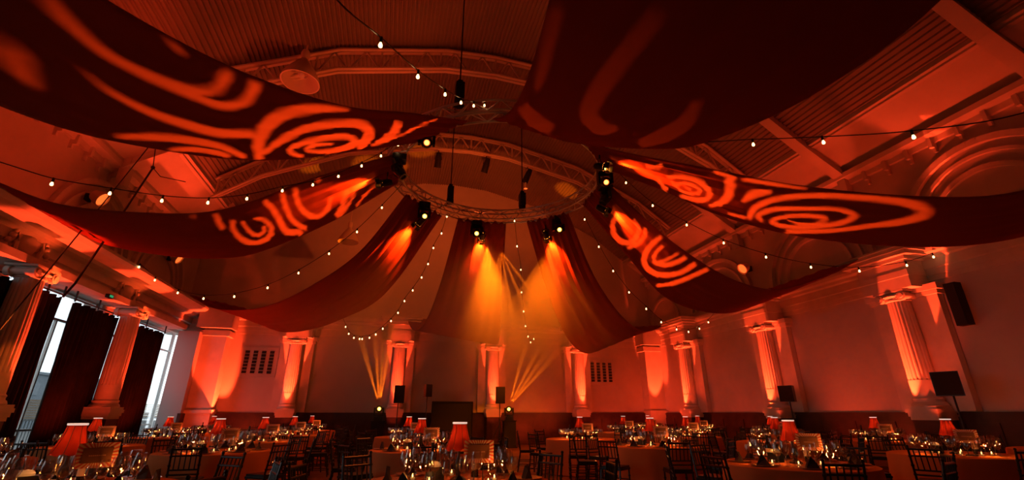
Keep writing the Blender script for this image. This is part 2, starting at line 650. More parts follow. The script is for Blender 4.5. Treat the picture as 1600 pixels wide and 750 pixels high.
def column(loc, rz, label, pil, block):
    """pil: half-width of the pilaster panel behind; block: entablature block over the column. Local -y faces the room."""
    t = thing('column', label, 'column', (loc[0], loc[1], 0), rz, 'fluted columns round the hall')
    t['kind'] = 'structure'
    for nme in ('pedestal', 'shaft', 'capital'):
        o = bpy.data.objects.new(nme, MESH[nme])
        col.objects.link(o)
        o.parent = t
    if pil:
        b = MB()
        b.box((0, 0.28, 2.9), (2 * pil, 0.2, 3.0))
        b.box((0, 0.26, 4.30), (2 * pil + 0.10, 0.26, 0.10))
        b.box((0, 0.24, 4.44), (2 * pil + 0.22, 0.34, 0.16))
        b.build('pilaster', M['stone'], t, False)
    if block:
        b = MB()
        w_ = block
        b.box((0, 0.02, 4.62), (w_, 0.66, 0.30))
        b.box((0, 0.02, 4.85), (w_ + 0.04, 0.70, 0.16))
        b.box((0, 0.02, 5.06), (w_ + 0.02, 0.68, 0.26))
        b.box((0, 0.02, 5.24), (w_ + 0.20, 0.86, 0.10))
        b.box((0, 0.02, 5.34), (w_ + 0.50, 1.16, 0.10))
        b.box((0, 0.02, 5.44), (w_ + 0.64, 1.30, 0.10))
        b.box((0, 0.02, 5.51), (w_ + 0.72, 1.36, 0.05))
        b.build('entablature_block', M['stone'], t, False)
    return t


for i, y in enumerate(COLS_L):
    lab = ('fluted column between curtained windows, outside the picture edge', 'fluted column between curtained windows at the picture edge',
           'first red-lit fluted column between the dark curtains', 'second red-lit fluted column between the curtains, nearer the back corner')[i]
    if i < 2:
        continue
    column((-8.1, y), PI / 2, lab, 0, 0)
for i, x in enumerate(COLS_B):
    lab = ('red-lit back wall column beside the first slotted vent', 'back wall column behind the amber floor beam and speaker',
           'back wall column behind the centre speaker', 'back wall column half behind the low drape, beside the second vent')[i]
    column((x, 22.0), 0, lab, 0.68, 1.2)
for i, y in enumerate(COLS_R):
    lab = ('', 'largest lit right wall column under the glowing entablature block',
           'right wall column behind the small stand speaker', 'slim right wall column near the back corner')[i]
    if i < 1:
        continue
    column((13.3, y), -PI / 2, lab, 0.85, 1.3)
# corner pilasters
for nm, xx in (('pilaster', XL + 1.5), ('pilaster', XR - 0.45)):
    b = MB()
    b.box((xx, 22.1, 3.1), (0.9, 0.6, 3.3))
    b.box((xx, 22.05, 1.42), (1.05, 0.75, 0.14))
    b.box((xx, 22.1, 0.68), (0.95, 0.66, 1.36))
    b.box((xx, 22.05, 4.5), (1.15, 0.75, 0.22))
    b.box((xx, 21.95, 5.1), (1.3, 0.9, 0.8))
    o = b.build('pilaster', M['stone'], None, False)
    tag(o, 'bright red plain pilaster in the back corner ' + ('by the windows' if xx < 0 else 'under the right-hand drape'), 'pilaster', kind='structure')

# scrolled cartouches on the frieze over the left columns
for i, y in enumerate((12.4, 16.9)):
    b = MB()
    R90 = Matrix.Rotation(PI / 2, 3, 'Y')
    b.lathe([(0.005, 0.14), (0.16, 0.12), (0.24, 0.06), (0.27, 0.0), (0.005, 0.0)], (0, 0, 0.05), 20, M=R90)
    for sy, sz, r in ((-1, 0.42, 0.17), (1, 0.42, 0.17), (-1, -0.34, 0.15), (1, -0.34, 0.15), (0, 0.58, 0.16), (0, -0.52, 0.14)):
        b.lathe([(r * 0.35, 0.13), (r * 0.6, 0.11), (r * 0.7, 0.04), (r * 0.85, 0.11), (r, 0.06), (r, -0.02)], (0, sy * 0.30, sz + 0.05), 18, M=R90)
    for s in (-1, 1):
        b.tube([(0.05, s * 0.26, 0.55), (0.07, s * 0.42, 0.3), (0.07, s * 0.40, 0.0), (0.05, s * 0.36, -0.25)], 0.055, 8)
        for q in range(4):
            b.sphere((0.06, s * (0.5 + 0.06 * q), 0.25 - 0.14 * q), 0.07, 8, 5)
    o = b.build('cartouche', M['stone'], None, True, (-8.42, y, 4.95))
    tag(o, ('large scrolled plaster cartouche glowing red above the first column', 'smaller scrolled plaster cartouche above the second window column')[i], 'ornament', 'cartouches over the window columns')

# ------------------------------------------------------------------ roof steel
def lattice_truss(y, label):
    t = thing('roof_truss', label, 'truss', (XC, y, 0), 0, 'lattice roof trusses')
    P = [(dx, roof_z(dx) - 0.16) for dx in (-9.5, -8, -5, -1.7, 0, 1.7, 5, 8, 9.5)]
    Q = [(dx, z - 0.75) for dx, z in P]
    for nm, L in (('top_chord', P), ('bottom_chord', Q)):
        b = MB()
        for a, c in zip(L[:-1], L[1:]):
            b.bar((a[0], 0, a[1]), (c[0], 0, c[1]), 0.26, 0.05)
            b.bar((a[0], 0, a[1]), (c[0], 0, c[1]), 0.05, 0.14)
        b.build(nm, M['steel'], t, False)
    b = MB()
    xs = np.arange(-9.4, 9.41, 0.47)
    for i in range(len(xs) - 1):
        a, c = xs[i], xs[i + 1]
        za, zc = roof_z(a) - 0.16, roof_z(c) - 0.16
        if i % 2 == 0:
            b.bar((a, 0, za - 0.75), (c, 0, zc), 0.05, 0.05)
        else:
            b.bar((a, 0, za), (c, 0, zc - 0.75), 0.05, 0.05)
        if i % 4 == 0:
            b.bar((a, 0, za), (a, 0, za - 0.75), 0.06, 0.06)
    b.build('lacing', M['steel'], t, False)
    return t


lattice_truss(12.3, 'cream lattice roof truss nearer the camera, above the rigging ring')
lattice_truss(17.3, 'cream lattice roof truss seen through the ring, farther from the camera')

for i, y in enumerate((5.0, 9.9, 14.8, 19.7)):
    for s in (-1, 1):
        if s < 0 and i == 0:
            continue
        b = MB()
        for a, c in (((8.3, 9.6), (9.6, 11.0)) if s > 0 else ((9.5, 9.6), (9.6, 11.0))):
            b.bar((XC + s * a, y, roof_z(a) - 0.13), (XC + s * c, y, roof_z(c) - 0.13), 0.22, 0.30)
            b.bar((XC + s * a, y, roof_z(a) - 0.30), (XC + s * c, y, roof_z(c) - 0.30), 0.34, 0.05)
        b.bar((XC + s * 10.95, y, 8.75), (XC + s * 10.95, y, 7.75), 0.24, 0.26)
        o = b.build('roof_rib', M['plaster'], None, False)
        side = 'left wall' if s < 0 else 'right wall'
        which = {1: ('above the window columns, behind the rigging ropes', 'lit red beside the ribbed panel'),
                 2: ('farther down the window side', 'beside the end of the corrugated panel'),
                 3: ('at the back corner by the windows', 'showing under the swirl-lit drape')}
        lab = 'roof rib foot on the ' + side + ' ' + ({0: 'lit red at the picture corner'}.get(i) or which[i][0 if s < 0 else 1])
        tag(o, lab, 'roof rib', 'roof rib feet')

# cable tray along the top of the right wall
t = thing('cable_tray', 'dark cable tray with small clamps along the right upper wall', 'cable tray', (13.28, 8.2, 8.98))
b = MB()
b.box((0, 0, 0), (0.09, 6.6, 0.05))
b.box((-0.04, 0, 0.04), (0.02, 6.6, 0.10))
b.build('tray', M['black'], t, False)
for k in range(7):
    b = MB()
    b.box((0.04, -3.0 + k * 1.0, 0.02), (0.16, 0.07, 0.16))
    b.cyl((0, -3.0 + k, 0.05), (0, -3.0 + k, 0.20), 0.03)
    b.build('clamp', M['black'], t)

# ------------------------------------------------------------------ rigging ring
RC, RR = (2.6, 11.4), 3.0
ring = thing('rigging_ring', 'round silver lattice truss ring hung over the middle of the hall', 'truss ring', (RC[0], RC[1], 7.83))
NR = 96
ch = {}
for nm, r, z in (('inner_tube', RR - 0.17, 0.17), ('inner_tube', RR - 0.17, -0.17), ('outer_tube', RR + 0.17, 0.17), ('outer_tube', RR + 0.17, -0.17)):
    b = MB()
    b.tube([(r * math.cos(2 * PI * i / NR), r * math.sin(2 * PI * i / NR), z) for i in range(NR)], 0.030, 8, closed=True)
    b.build(nm, M['alloy'], ring)
b = MB()
NL = 56


def rpt(i, r, z):
    a = 2 * PI * i / NL
    return (r * math.cos(a), r * math.sin(a), z)


for i in range(NL):
    for r in (RR - 0.17, RR + 0.17):
        s = 1 if i % 2 else -1
        b.cyl(rpt(i, r, -0.17 * s), rpt(i + 1, r, 0.17 * s), 0.015, n=5, caps=False)
    for z in (-0.17, 0.17):
        s = 1 if i % 2 else -1
        b.cyl(rpt(i, RR - 0.17 * s, z), rpt(i + 1, RR + 0.17 * s, z), 0.015, n=5, caps=False)
    if i % 7 == 0:
        for r in (RR - 0.17, RR + 0.17):
            b.cyl(rpt(i, r, -0.17), rpt(i, r, 0.17), 0.018, n=6)
        for z in (-0.17, 0.17):
            b.cyl(rpt(i, RR - 0.17, z), rpt(i, RR + 0.17, z), 0.018, n=6)
b.build('lacing', M['alloy'], ring)


def ring_at(deg, r=RR, z=7.83):
    a = math.radians(deg)
    return Vector((RC[0] + r * math.cos(a), RC[1] + r * math.sin(a), z))


# chain hoists that carry the ring
for deg, lab in ((112, 'black chain hoist over the far side of the ring, beside the inner truss'), (62, 'black chain hoist over the far right of the ring'),
                 (238, 'black chain hoist above the near side of the ring by the festoon bulbs'), (300, 'black chain hoist over the ring behind the big drape')):
    p = ring_at(deg)
    t = thing('chain_hoist', lab, 'hoist', p, 0, 'chain hoists')
    b = MB()
    b.box((0, 0, 0.62), (0.20, 0.26, 0.46))
    b.box((0, 0.02, 0.90), (0.12, 0.14, 0.12))
    b.lathe([(0.01, 0.22), (0.12, 0.24), (0.12, 0.40), (0.01, 0.42)], n=12)
    b.build('motor_body', M['blackmatte'], t)
    b = MB()
    b.cyl((0, 0, 0.9), (0, 0, roof_z(p.x - XC) - 7.86), 0.018, n=6)
    b.build('chain', M['blackmatte'], t)
    b = MB()
    for s in (-1, 1):
        b.tube([(0, 0, 0.34), (s * 0.12, 0, 0.18)], 0.014, 6)
    b.tube([(0.03, 0, 0.24), (0.035, 0, 0.30), (0, 0, 0.34), (-0.035, 0, 0.30)], 0.012, 6)
    b.build('hook', M['blackmatte'], t)


# ------------------------------------------------------------------ drapes
def catmull(P, n):
    P = [Vector(p) for p in P]
    d = [0.0]
    for a, b in zip(P[:-1], P[1:]):
        d.append(d[-1] + (b - a).length)
    out = []
    for k in range(n):
        s = d[-1] * k / (n - 1)
        i = 0
        while i < len(P) - 2 and s > d[i + 1]:
            i += 1
        t = (s - d[i]) / (d[i + 1] - d[i])
        p1, p2 = P[i], P[i + 1]
        h = d[i + 1] - d[i]
        m1 = (p2 - P[i - 1]) / (d[i + 1] - d[i - 1]) * h if i > 0 else (p2 - p1)
        m2 = (P[i + 2] - p1) / (d[i + 2] - d[i]) * h if i < len(P) - 2 else (p2 - p1)
        t2, t3 = t * t, t * t * t
        out.append(p1 * (2 * t3 - 3 * t2 + 1) + m1 * (t3 - 2 * t2 + t) + p2 * (-2 * t3 + 3 * t2) + m2 * (t3 - t2))
    return out


DRAPES = {
    'D1': ([(1.2, 8.75, 7.62), (-0.08, 7.32, 6.58), (-1.02, 6.22, 5.74), (-1.97, 5.11, 5.2), (-2.6, 4.4, 5.03), (-3.2, 3.65, 4.98), (-4.6, 2.0, 5.2), (-6, 0.0, 5.8)],
           [(0.0, 9.97, 7.62), (-1.08, 9.05, 6.66), (-2.57, 7.75, 5.45), (-3.94, 6.55, 4.85), (-4.75, 5.84, 4.76), (-6.2, 4.5, 5.0), (-8.1, 2.6, 5.6)], 0.10),
    'D2': ([(-0.27, 10.55, 7.62), (-1.48, 10.38, 6.91), (-2.5, 10.23, 6.25), (-3.18, 10.13, 5.73), (-3.93, 10.02, 5.32), (-4.78, 9.9, 5.13), (-6.25, 9.68, 5.04), (-7.24, 9.54, 5.31), (-8.1, 9.4, 5.7)],
           [(-0.27, 12.25, 7.62), (-1.91, 12.49, 6.35), (-3.72, 12.75, 5.34), (-4.79, 12.9, 5.14), (-6.03, 13.09, 5.2), (-7.3, 13.25, 5.4), (-8.1, 13.4, 5.68)], 0.10),
    'D3': ([(0, 12.9, 7.62), (-1.27, 14, 5.98), (-2.83, 15.49, 5.14), (-4.16, 16.75, 4.78), (-5.4, 17.95, 4.8), (-6.72, 19.19, 5.09), (-7.95, 20.3, 5.75)],
           [(1.21, 14.0, 7.5), (-0.43, 15.76, 5.14), (-1.94, 17.39, 4.5), (-3.2, 18.8, 4.32), (-4.4, 20.1, 4.42), (-5.2, 21.0, 4.85), (-5.9, 21.9, 5.55)], 0.12),
    'D4': ([(1.79, 14.29, 7.58), (1.47, 16.2, 5.7), (1.15, 18.1, 4.68), (0.83, 20.1, 4.7), (0.51, 21.9, 5.55)],
           [(3.47, 14.27, 7.58), (3.8, 16.2, 5.55), (4.15, 18.1, 4.12), (4.4, 20.1, 4.35), (4.58, 21.9, 5.55)], 0.12),
    'D5': ([(4.14, 13.98, 7.58), (5.15, 15.24, 5.84), (6.28, 16.46, 4.3), (7.4, 17.68, 3.75), (8.7, 19.1, 3.9), (10, 20.5, 4.6), (11.2, 21.9, 5.55)],
           [(5.25, 12.85, 7.55), (6.6, 14.2, 6.0), (7.99, 15.45, 5.1), (9.2, 16.6, 4.75), (10.21, 17.56, 4.7), (11.6, 18.9, 4.95), (13.1, 20.2, 5.5)], 0.10),
    'D6': ([(5.45, 10.55, 7.62), (7.06, 10.31, 5.93), (8.55, 10.09, 4.87), (9.75, 9.91, 4.5), (10.71, 9.77, 4.66), (12.0, 9.6, 5.1), (13.1, 9.4, 5.7)],
           [(5.5, 12.25, 7.62), (7.05, 12.48, 6.08), (8.39, 12.68, 4.85), (10.2, 12.95, 4.5), (11.8, 13.2, 4.75), (13.1, 13.4, 5.6)], 0.10),
    'D7': ([(4.05, 8.77, 7.6), (4.55, 8.17, 7.01), (5.74, 6.8, 5.96), (6.72, 5.67, 5.11), (7.74, 4.49, 4.45), (8.39, 3.74, 4.27), (9.6, 2.35, 4.7), (11.2, 0.5, 5.7)],
           [(5.2, 9.97, 7.62), (6.33, 9.0, 6.58), (7.14, 8.3, 5.74), (8.29, 7.29, 4.91), (9.81, 5.96, 4.34), (10.82, 5.08, 4.32), (12, 4.05, 4.8), (13.1, 3, 5.5)], 0.10),
    'D8': ([(1.75, 8.5, 7.6), (1.58, 6.5, 6.26), (1.35, 4.5, 5.3), (1.1, 2.5, 5.1), (0.88, 0.0, 5.95)],
           [(3.45, 8.5, 7.55), (3.42, 8.2, 7.1), (3.91, 5.26, 5.17), (4.08, 4.06, 4.75), (4.24, 2.93, 4.6), (4.39, 1.91, 4.75), (4.6, 0.0, 5.7)], 0.10),
}
DLAB = {
    'D1': 'maroon drape with large orange swirls sweeping overhead towards the front windows',
    'D2': 'maroon drape with hooked orange light patterns sagging towards the window wall',
    'D3': 'plain maroon drape falling from the ring to the window-side back corner',
    'D4': 'plain maroon drape hanging straight towards the middle of the back wall',
    'D5': 'plain maroon drape with the lowest sag, falling to the other back corner',
    'D6': 'maroon drape with nested orange hooks ending at the lit right-hand column',
    'D7': 'long maroon drape with a wide orange spiral running to the right wall',
    'D8': 'widest dark maroon drape passing close overhead from the ring',
}
DOBJ = {}
for kd, (A, B, belly) in DRAPES.items():
    NU, NV = 72, 26
    a, b_ = catmull(A, NU), catmull(B, NU)
    rr = random.Random(kd)
    ph = [rr.uniform(0, 6.28) for _ in range(4)]
    vs = []
    for i in range(NU):
        s = i / (NU - 1)
        for j in range(NV):
            v = j / (NV - 1)
            p = a[i].lerp(b_[i], v)
            q = 1 - (2 * v - 1) ** 2
            sag = belly * q * math.sin(PI * min(1, s * 1.15 + 0.05)) if s < 0.9 else belly * q * 0.2
            gather = (1 - s) ** 3 * 0.045 + 0.012 + 0.05 * max(0, s - 0.85)
            fold = gather * (math.sin(v * 44 + ph[0]) + 0.5 * math.sin(v * 23 + ph[1] + 2 * s))
            fold *= min(1, v / 0.06, (1 - v) / 0.06)
            vs.append((p.x, p.y, p.z - max(0, sag) + fold + 0.02 * q * math.sin(5 * s + ph[2])))
    fs = [(i * NV + j, i * NV + j + 1, (i + 1) * NV + j + 1, (i + 1) * NV + j) for i in range(NU - 1) for j in range(NV - 1)]
    mb = MB().add(vs, fs)
    o = mb.build('ceiling_drape', M['drape'])
    md = o.modifiers.new('thickness', 'SOLIDIFY')
    md.thickness = 0.012
    tag(o, DLAB[kd], 'drape', 'ceiling drapes')
    DOBJ[kd] = o


# ------------------------------------------------------------------ lights on the ring
def frame_to(d):
    return Vector(d).normalized().to_track_quat('-Z', 'Y').to_matrix()


def par_can(pos, target, label, watts, colour, angle=34, lens='lens_hot', group='uplighting cans on the ring', beam=True):
    """short black theatre can on a yoke; local -Z is the beam"""
    t = thing('par_can', label, 'spotlight', pos, 0, group)
    R = frame_to(Vector(target) - Vector(pos))
    b = MB()
    b.lathe([(0.02, 0.16), (0.07, 0.15), (0.085, 0.10), (0.10, -0.14), (0.115, -0.14), (0.115, -0.17), (0.102, -0.17), (0.09, 0.09)], n=18, M=R)
    b.build('can', M['black'], t)
    b = MB()
    b.lathe([(0.001, -0.115), (0.10, -0.115)], n=18, M=R)
    b.build('lens', M[lens], t, False)
    b = MB()
    s = R @ Vector((1, 0, 0))
    b.tube([s * 0.115, s * 0.125 + Vector((0, 0, 0.16)), Vector((0, 0, 0.22)), s * -0.125 + Vector((0, 0, 0.16)), s * -0.115], 0.014, 6)
    b.cyl((0, 0, 0.2), (0, 0, 0.34), 0.02, n=6)
    b.build('yoke', M['black'], t)
    for k in range(4):
        b = MB()
        ang = k * PI / 2
        c = R @ Vector((0.125 * math.cos(ang), 0.125 * math.sin(ang), -0.23))
        b.box(c, (0.02 if k % 2 == 0 else 0.15, 0.15 if k % 2 == 0 else 0.02, 0.11), M=R)
        b.build('barn_door', M['black'], t, False)
    if beam:
        lp = Vector(pos) + R @ Vector((0, 0, -0.19))
        spot(lp, target, watts, colour, angle, 0.9, 0.05, 'can_beam')
    return t


def moving_head(pos, target, label, lens, group='moving heads on the ring', hang=True):
    """black moving head: base box, two-armed yoke, rounded head with a lens"""
    t = thing('moving_head', label, 'spotlight', pos, 0, group)
    d = (Vector(target) - Vector(pos)).normalized()
    R = frame_to(d)
    s = R @ Vector((1, 0, 0))
    up = 1 if hang else -1
    b = MB()
    b.box((0, 0, 0.36 * up), (0.34, 0.30, 0.16))
    b.cyl((0, 0, 0.24 * up), (0, 0, 0.30 * up), 0.10, n=14)
    b.build('base', M['black'], t)
    b = MB()
    hs = Vector((s.x, s.y, 0)).normalized() if abs(s.x) + abs(s.y) > 0.01 else Vector((1, 0, 0))
    for q in (-1, 1):
        b.bar(hs * q * 0.17 + Vector((0, 0, -0.06 * up)), hs * q * 0.17 + Vector((0, 0, 0.25 * up)), 0.06, 0.12)
    b.bar(hs * -0.18 + Vector((0, 0, 0.24 * up)), hs * 0.18 + Vector((0, 0, 0.24 * up)), 0.12, 0.06)
    b.build('yoke', M['black'], t, False)
    b = MB()
    b.lathe([(0.01, 0.22), (0.09, 0.20), (0.135, 0.10), (0.14, -0.08), (0.115, -0.20), (0.115, -0.24), (0.075, -0.24), (0.055, -0.19)], n=20, M=R)
    b.build('head', M['black'], t)
    b = MB()
    b.lathe([(0.001, -0.20), (0.058, -0.20)], n=18, M=R)
    b.build('lens', M[lens], t, False)
    return t


# cans that rake along each drape from the ring
CANS = [
    ('D2', 0.42, 0.055, 0.20, 'black can throwing a yellow flare along the hooked-pattern drape', 1500),
    ('D3', 0.50, 0.045, 0.16, 'black can with a yellow-hot flare on the window-corner drape', 2400),
    ('D4', 0.52, 0.050, 0.17, 'black can with a yellow flare on the drape to the back wall', 1700),
    ('D5', 0.42, 0.045, 0.16, 'black can with a yellow flare on the lowest-sagging drape', 2400),
    ('D6', 0.40, 0.060, 0.18, 'black can with a yellow flare on the nested-hook drape', 1500),
    ('D7', 0.35, 0.035, 0.20, 'black can throwing a long yellow streak along the right-hand drape', 1700),
]
for kd, v, s0_, s1_, lab, w_ in CANS:
    s1_ = s0_ + 0.7 * (s1_ - s0_)
    a, b_ = catmull(DRAPES[kd][0], 101), catmull(DRAPES[kd][1], 101)
    p0 = a[round(s0_ * 100)].lerp(b_[round(s0_ * 100)], v)
    p1 = a[round(s1_ * 100)].lerp(b_[round(s1_ * 100)], v)
    p2 = a[round(s1_ * 100) + 6].lerp(b_[round(s1_ * 100) + 6], v)
    tn = (p1 - p0).normalized()
    nrm = Vector((tn.x * tn.z, tn.y * tn.z, -(tn.x ** 2 + tn.y ** 2))).normalized()      # underside normal
    pos = p0 + nrm * 0.30
    par_can(pos, p1 + nrm * 0.02, lab, w_, (1.0, 0.125, 0.010), 56)

HEADS = [
    ((2.45, 14.35, 7.12), (1.2, 4.0, 3.0), 'moving head with a bright amber star-like lens on the far side of the ring', 'lens_amber'),
    ((5.05, 13.3, 7.12), (3.0, 2.0, 2.0), 'moving head with an amber lens at the far right of the ring', 'lens_amber'),
    ((0.60, 13.4, 7.16), (1.5, 3.0, 2.5), 'moving head with a small amber lens beside the window-corner drape', 'lens_amber'),
    ((0.36, 9.55, 7.40), (0.3, 1.0, 2.0), 'moving head with a glaring red lens at the near left of the ring', 'lens_red'),
    ((-0.25, 10.6, 7.12), (5.0, 9.0, 0.5), 'dark moving head at the window side of the ring', 'black'),
    ((5.55, 10.7, 7.12), (1.0, 10.0, 0.5), 'dark moving head at the right side of the ring', 'black'),
    ((5.20, 10.0, 7.22), (2.5, 2.0, 2.5), 'small red-lensed moving head where the spiral drape leaves the ring', 'lens_red'),
]
for p, tg, lab, ln in HEADS:
    moving_head(p, tg, lab, ln)

# single lamp below the big drape
t = thing('par_can', 'small round lamp hanging just under the big near drape', 'spotlight', (5.1, 17.3, 10.75))
b = MB()
b.lathe([(0.01, 0.20), (0.05, 0.19), (0.06, 0.0), (0.085, -0.06), (0.09, -0.10)], n=16)
b.cyl((0, 0, 0.18), (0, 0, 0.55), 0.012, n=6)
b.build('housing', M['alloy'], t)
b = MB()
b.disc((0, 0, -0.08), 0.08, 16, up=False)
b.build('lens', M['lens_dim'], t, False)

# dark spotlights hung from the inner truss
for i, (x, lab) in enumerate(((1.2, 'dark spotlight hung left-most under the inner roof truss'), (3.3, 'dark spotlight hung mid-way under the inner roof truss'),
                              (5.2, 'dark spotlight hung right-most under the inner roof truss'))):
    z = roof_z(x - XC) - 1.0
    t = thing('theatre_spotlight', lab, 'spotlight', (x, 17.3, z), 0.4 * i, 'spotlights under the inner truss')
    b = MB()
    R = Matrix.Rotation(0.5, 3, 'X')
    b.lathe([(0.01, 0.32), (0.10, 0.30), (0.13, 0.1), (0.14, -0.25), (0.15, -0.34), (0.12, -0.34), (0.10, 0.0)], (0, 0, -0.42), 14, M=R)
    b.build('body', M['blackmatte'], t)
    b = MB()
    b.tube([(0.15, 0, -0.42), (0.16, 0, -0.12), (0, 0, -0.06), (-0.16, 0, -0.12), (-0.15, 0, -0.42)], 0.016, 6)
    b.cyl((0, 0, -0.06), (0, 0, 0.14), 0.02, n=6)
    b.build('yoke', M['blackmatte'], t)

# industrial pendants
for p, sc_, lab in (((-3.3, 12.0, 10.62), 1.0, 'cream bell-shaped pendant lamp hanging in front of the roof truss'),
                    ((-2.25, 19.6, 8.45), 0.8, 'faint cone pendant lamp far behind the hooked-pattern drape')):
    t = thing('pendant_lamp', lab, 'pendant lamp', p)
    b = MB()
    b.lathe([(0.09 * sc_, 0.62 * sc_), (0.14 * sc_, 0.52 * sc_), (0.22 * sc_, 0.42 * sc_), (0.36 * sc_, 0.22 * sc_), (0.50 * sc_, -0.05 * sc_), (0.54 * sc_, -0.22 * sc_), (0.50 * sc_, -0.22 * sc_),
             (0.33 * sc_, 0.2 * sc_), (0.05, 0.45 * sc_)], n=28)
    b.build('lamp_shade', M['steel'], t)
    b = MB()
    b.lathe([(0.01, 0.95 * sc_), (0.10 * sc_, 0.93 * sc_), (0.13 * sc_, 0.8 * sc_), (0.10 * sc_, 0.62 * sc_)], n=16)
    b.cyl((0, 0, 0.9 * sc_), (0, 0, roof_z(p[0] - XC) - p[2] + 0.02), 0.02, n=6)
    b.build('stem', M['steel'], t)
    b = MB()
    b.sphere((0, 0, 0.05 * sc_), 0.10 * sc_, 10, 6)
    b.build('lamp_bulb', M['white'], t)

# round wall floods
for p, s, lab in (((-8.65, 14.1, 7.0), 1, 'round orange wall flood glowing on the upper window wall'), ((-8.65, 19.4, 6.95), 1, 'round orange wall flood half hidden by the hooked-pattern drape'),
                  ((13.6, 14.5, 6.75), -1, 'round orange wall flood glowing on the upper right wall')):
    t = thing('wall_flood', lab, 'wall lamp', p, 0 if s > 0 else PI, 'round floods on the upper walls')
    b = MB()
    R = Matrix.Rotation(-PI / 2 + 0.5, 3, 'Y')
    b.lathe([(0.02, 0.25), (0.15, 0.22), (0.21, 0.05), (0.23, -0.06), (0.20, -0.06), (0.14, 0.1)], (0.34, 0, 0), 20, M=R)
    b.build('housing', M['steel'], t)
    b = MB()
    b.lathe([(0.001, 0.02), (0.20, -0.02)], (0.34, 0, 0), 20, M=R)
    b.build('lens', M['lens_dim'], t, False)
    b = MB()
    b.box((0.03, 0, 0), (0.08, 0.2, 0.2))
    b.bar((0.05, 0, 0), (0.30, 0, 0), 0.05, 0.05)
    b.build('bracket', M['blackmatte'], t, False)

# ------------------------------------------------------------------ festoon strings
LOOP = [(1.41, 14.33, 7.62), (1.28, 14.51, 7.06), (1.06, 14.82, 6.62), (0.93, 14.99, 6.09), (0.76, 15.23, 5.67), (0.51, 15.58, 5.29), (0.27, 15.92, 4.98), (0.09, 16.17, 4.61), (-0.12, 16.47, 4.37), (-0.38, 16.83, 4.15), (-0.61, 17.16, 3.99), (-0.83, 17.47, 3.91), (-1.10, 17.84, 3.91), (-1.20, 17.98, 3.93), (-1.43, 18.30, 4.01), (-1.66, 18.62, 4.20), (-1.83, 18.86, 4.50), (-2.3, 20.0, 5.2), (-2.9, 22.1, 5.5)]
LOOPB = tuple(range(17))
FEST = [
    ('festoon string of seven bulbs running up past the near truss', [(1.57, 8.62, 8.01), (1.19, 7.77, 7.3), (0.83, 6.98, 6.72), (0.47, 6.2, 6.23), (0.01, 5.21, 5.67), (-0.43, 4.24, 5.21), (-0.87, 3.3, 4.81), (-1.8, 1.2, 4.9), (-2.2, -1.55, 5.6)], (0, 1, 2, 3, 4, 5)),
    ('festoon string between the swirl drape and the hooked-pattern drape', [(-0.31, 10.26, 7.66), (-0.68, 10.13, 7.21), (-1.08, 10, 6.8), (-1.53, 9.85, 6.38), (-2, 9.69, 6.02), (-2.53, 9.51, 5.72), (-3.09, 9.31, 5.37), (-3.67, 9.11, 5.12), (-4.32, 8.89, 4.98), (-5.01, 8.66, 4.93), (-5.71, 8.42, 4.9), (-6.06, 8.3, 4.95), (-6.8, 8.05, 5.1), (-8.6, 7.6, 5.7)], (0, 1, 2, 3, 4, 5, 6, 7, 8, 9, 10)),
    ('festoon string between the hooked-pattern drape and the window-corner drape', [(-0.09, 12.58, 7.75), (-0.66, 12.79, 7.02), (-1.29, 13.03, 6.28), (-2, 13.31, 5.64), (-2.78, 13.61, 5.09), (-3.58, 13.91, 4.68), (-4.48, 14.25, 4.45), (-5.36, 14.59, 4.42), (-6.16, 14.89, 4.61), (-6.96, 15.2, 5.02), (-7.57, 15.44, 5.45)], (1, 2, 3, 4, 5, 6, 7, 8, 9, 10)),
    ('festoon string dropping in a loop left of the straight back-wall drape', None, None),
    ('festoon string hanging straight down the middle between two plain drapes', [(3.7, 13.96, 7.55), (3.96, 14.6, 6.87), (4.39, 15.66, 6.35), (4.45, 15.8, 5.53), (4.68, 16.35, 4.94), (4.92, 16.94, 4.5), (5.28, 17.82, 4.25), (5.68, 18.8, 4.17), (6.28, 20.28, 4.55), (6.9, 22.1, 5.3)], (0, 1, 2, 3, 4, 5, 6, 7, 8)),
    ('festoon string beside the lowest-sagging drape, curling up at a right-hand column', [(5.75, 12.7, 7.3), (6.33, 12.99, 6.5), (6.94, 13.3, 5.8), (7.67, 13.68, 5.21), (8.53, 14.13, 4.78), (9.32, 14.53, 4.42), (10.24, 15.01, 4.28), (11.04, 15.43, 4.29), (11.87, 15.86, 4.52), (12.65, 16.27, 4.89), (13.4, 16.6, 5.4)], (0, 1, 2, 3, 4, 5, 6, 7, 8, 9)),
    ('festoon string between the nested-hook drape and the wide-spiral drape', [(5.48, 10.28, 7.95), (5.92, 10.16, 7.37), (6.56, 9.98, 6.66), (7.38, 9.76, 6.08), (8.25, 9.52, 5.56), (9.25, 9.25, 5.16), (10.31, 8.96, 4.88), (11.48, 8.64, 4.77), (12.69, 8.31, 4.92), (13.4, 8.1, 5.14)], (1, 2, 3, 4, 5, 6, 7, 8, 9)),
    ('festoon string between the big near drape and the wide-spiral drape', [(3.8, 8.62, 8.0), (4.6, 7.3, 6.9), (5.2, 6.35, 6.1), (5.75, 5.52, 5.7), (6.27, 4.71, 5.32), (6.81, 3.86, 4.96), (7.34, 3.01, 4.74), (8, 2, 4.9), (9.2, 0.2, 5.6)], (3, 4, 5)),
]
sk = MB()
sk.cyl((0, 0, 0.01), (0, 0, -0.07), 0.018, n=8)
bl = MB()
bl.lathe([(0.011, -0.065), (0.016, -0.08), (0.024, -0.105), (0.021, -0.125), (0.002, -0.137)], n=10)
s0 = sk.build('socket', M['black'])
b0 = bl.build('bulb', M['bulb'])
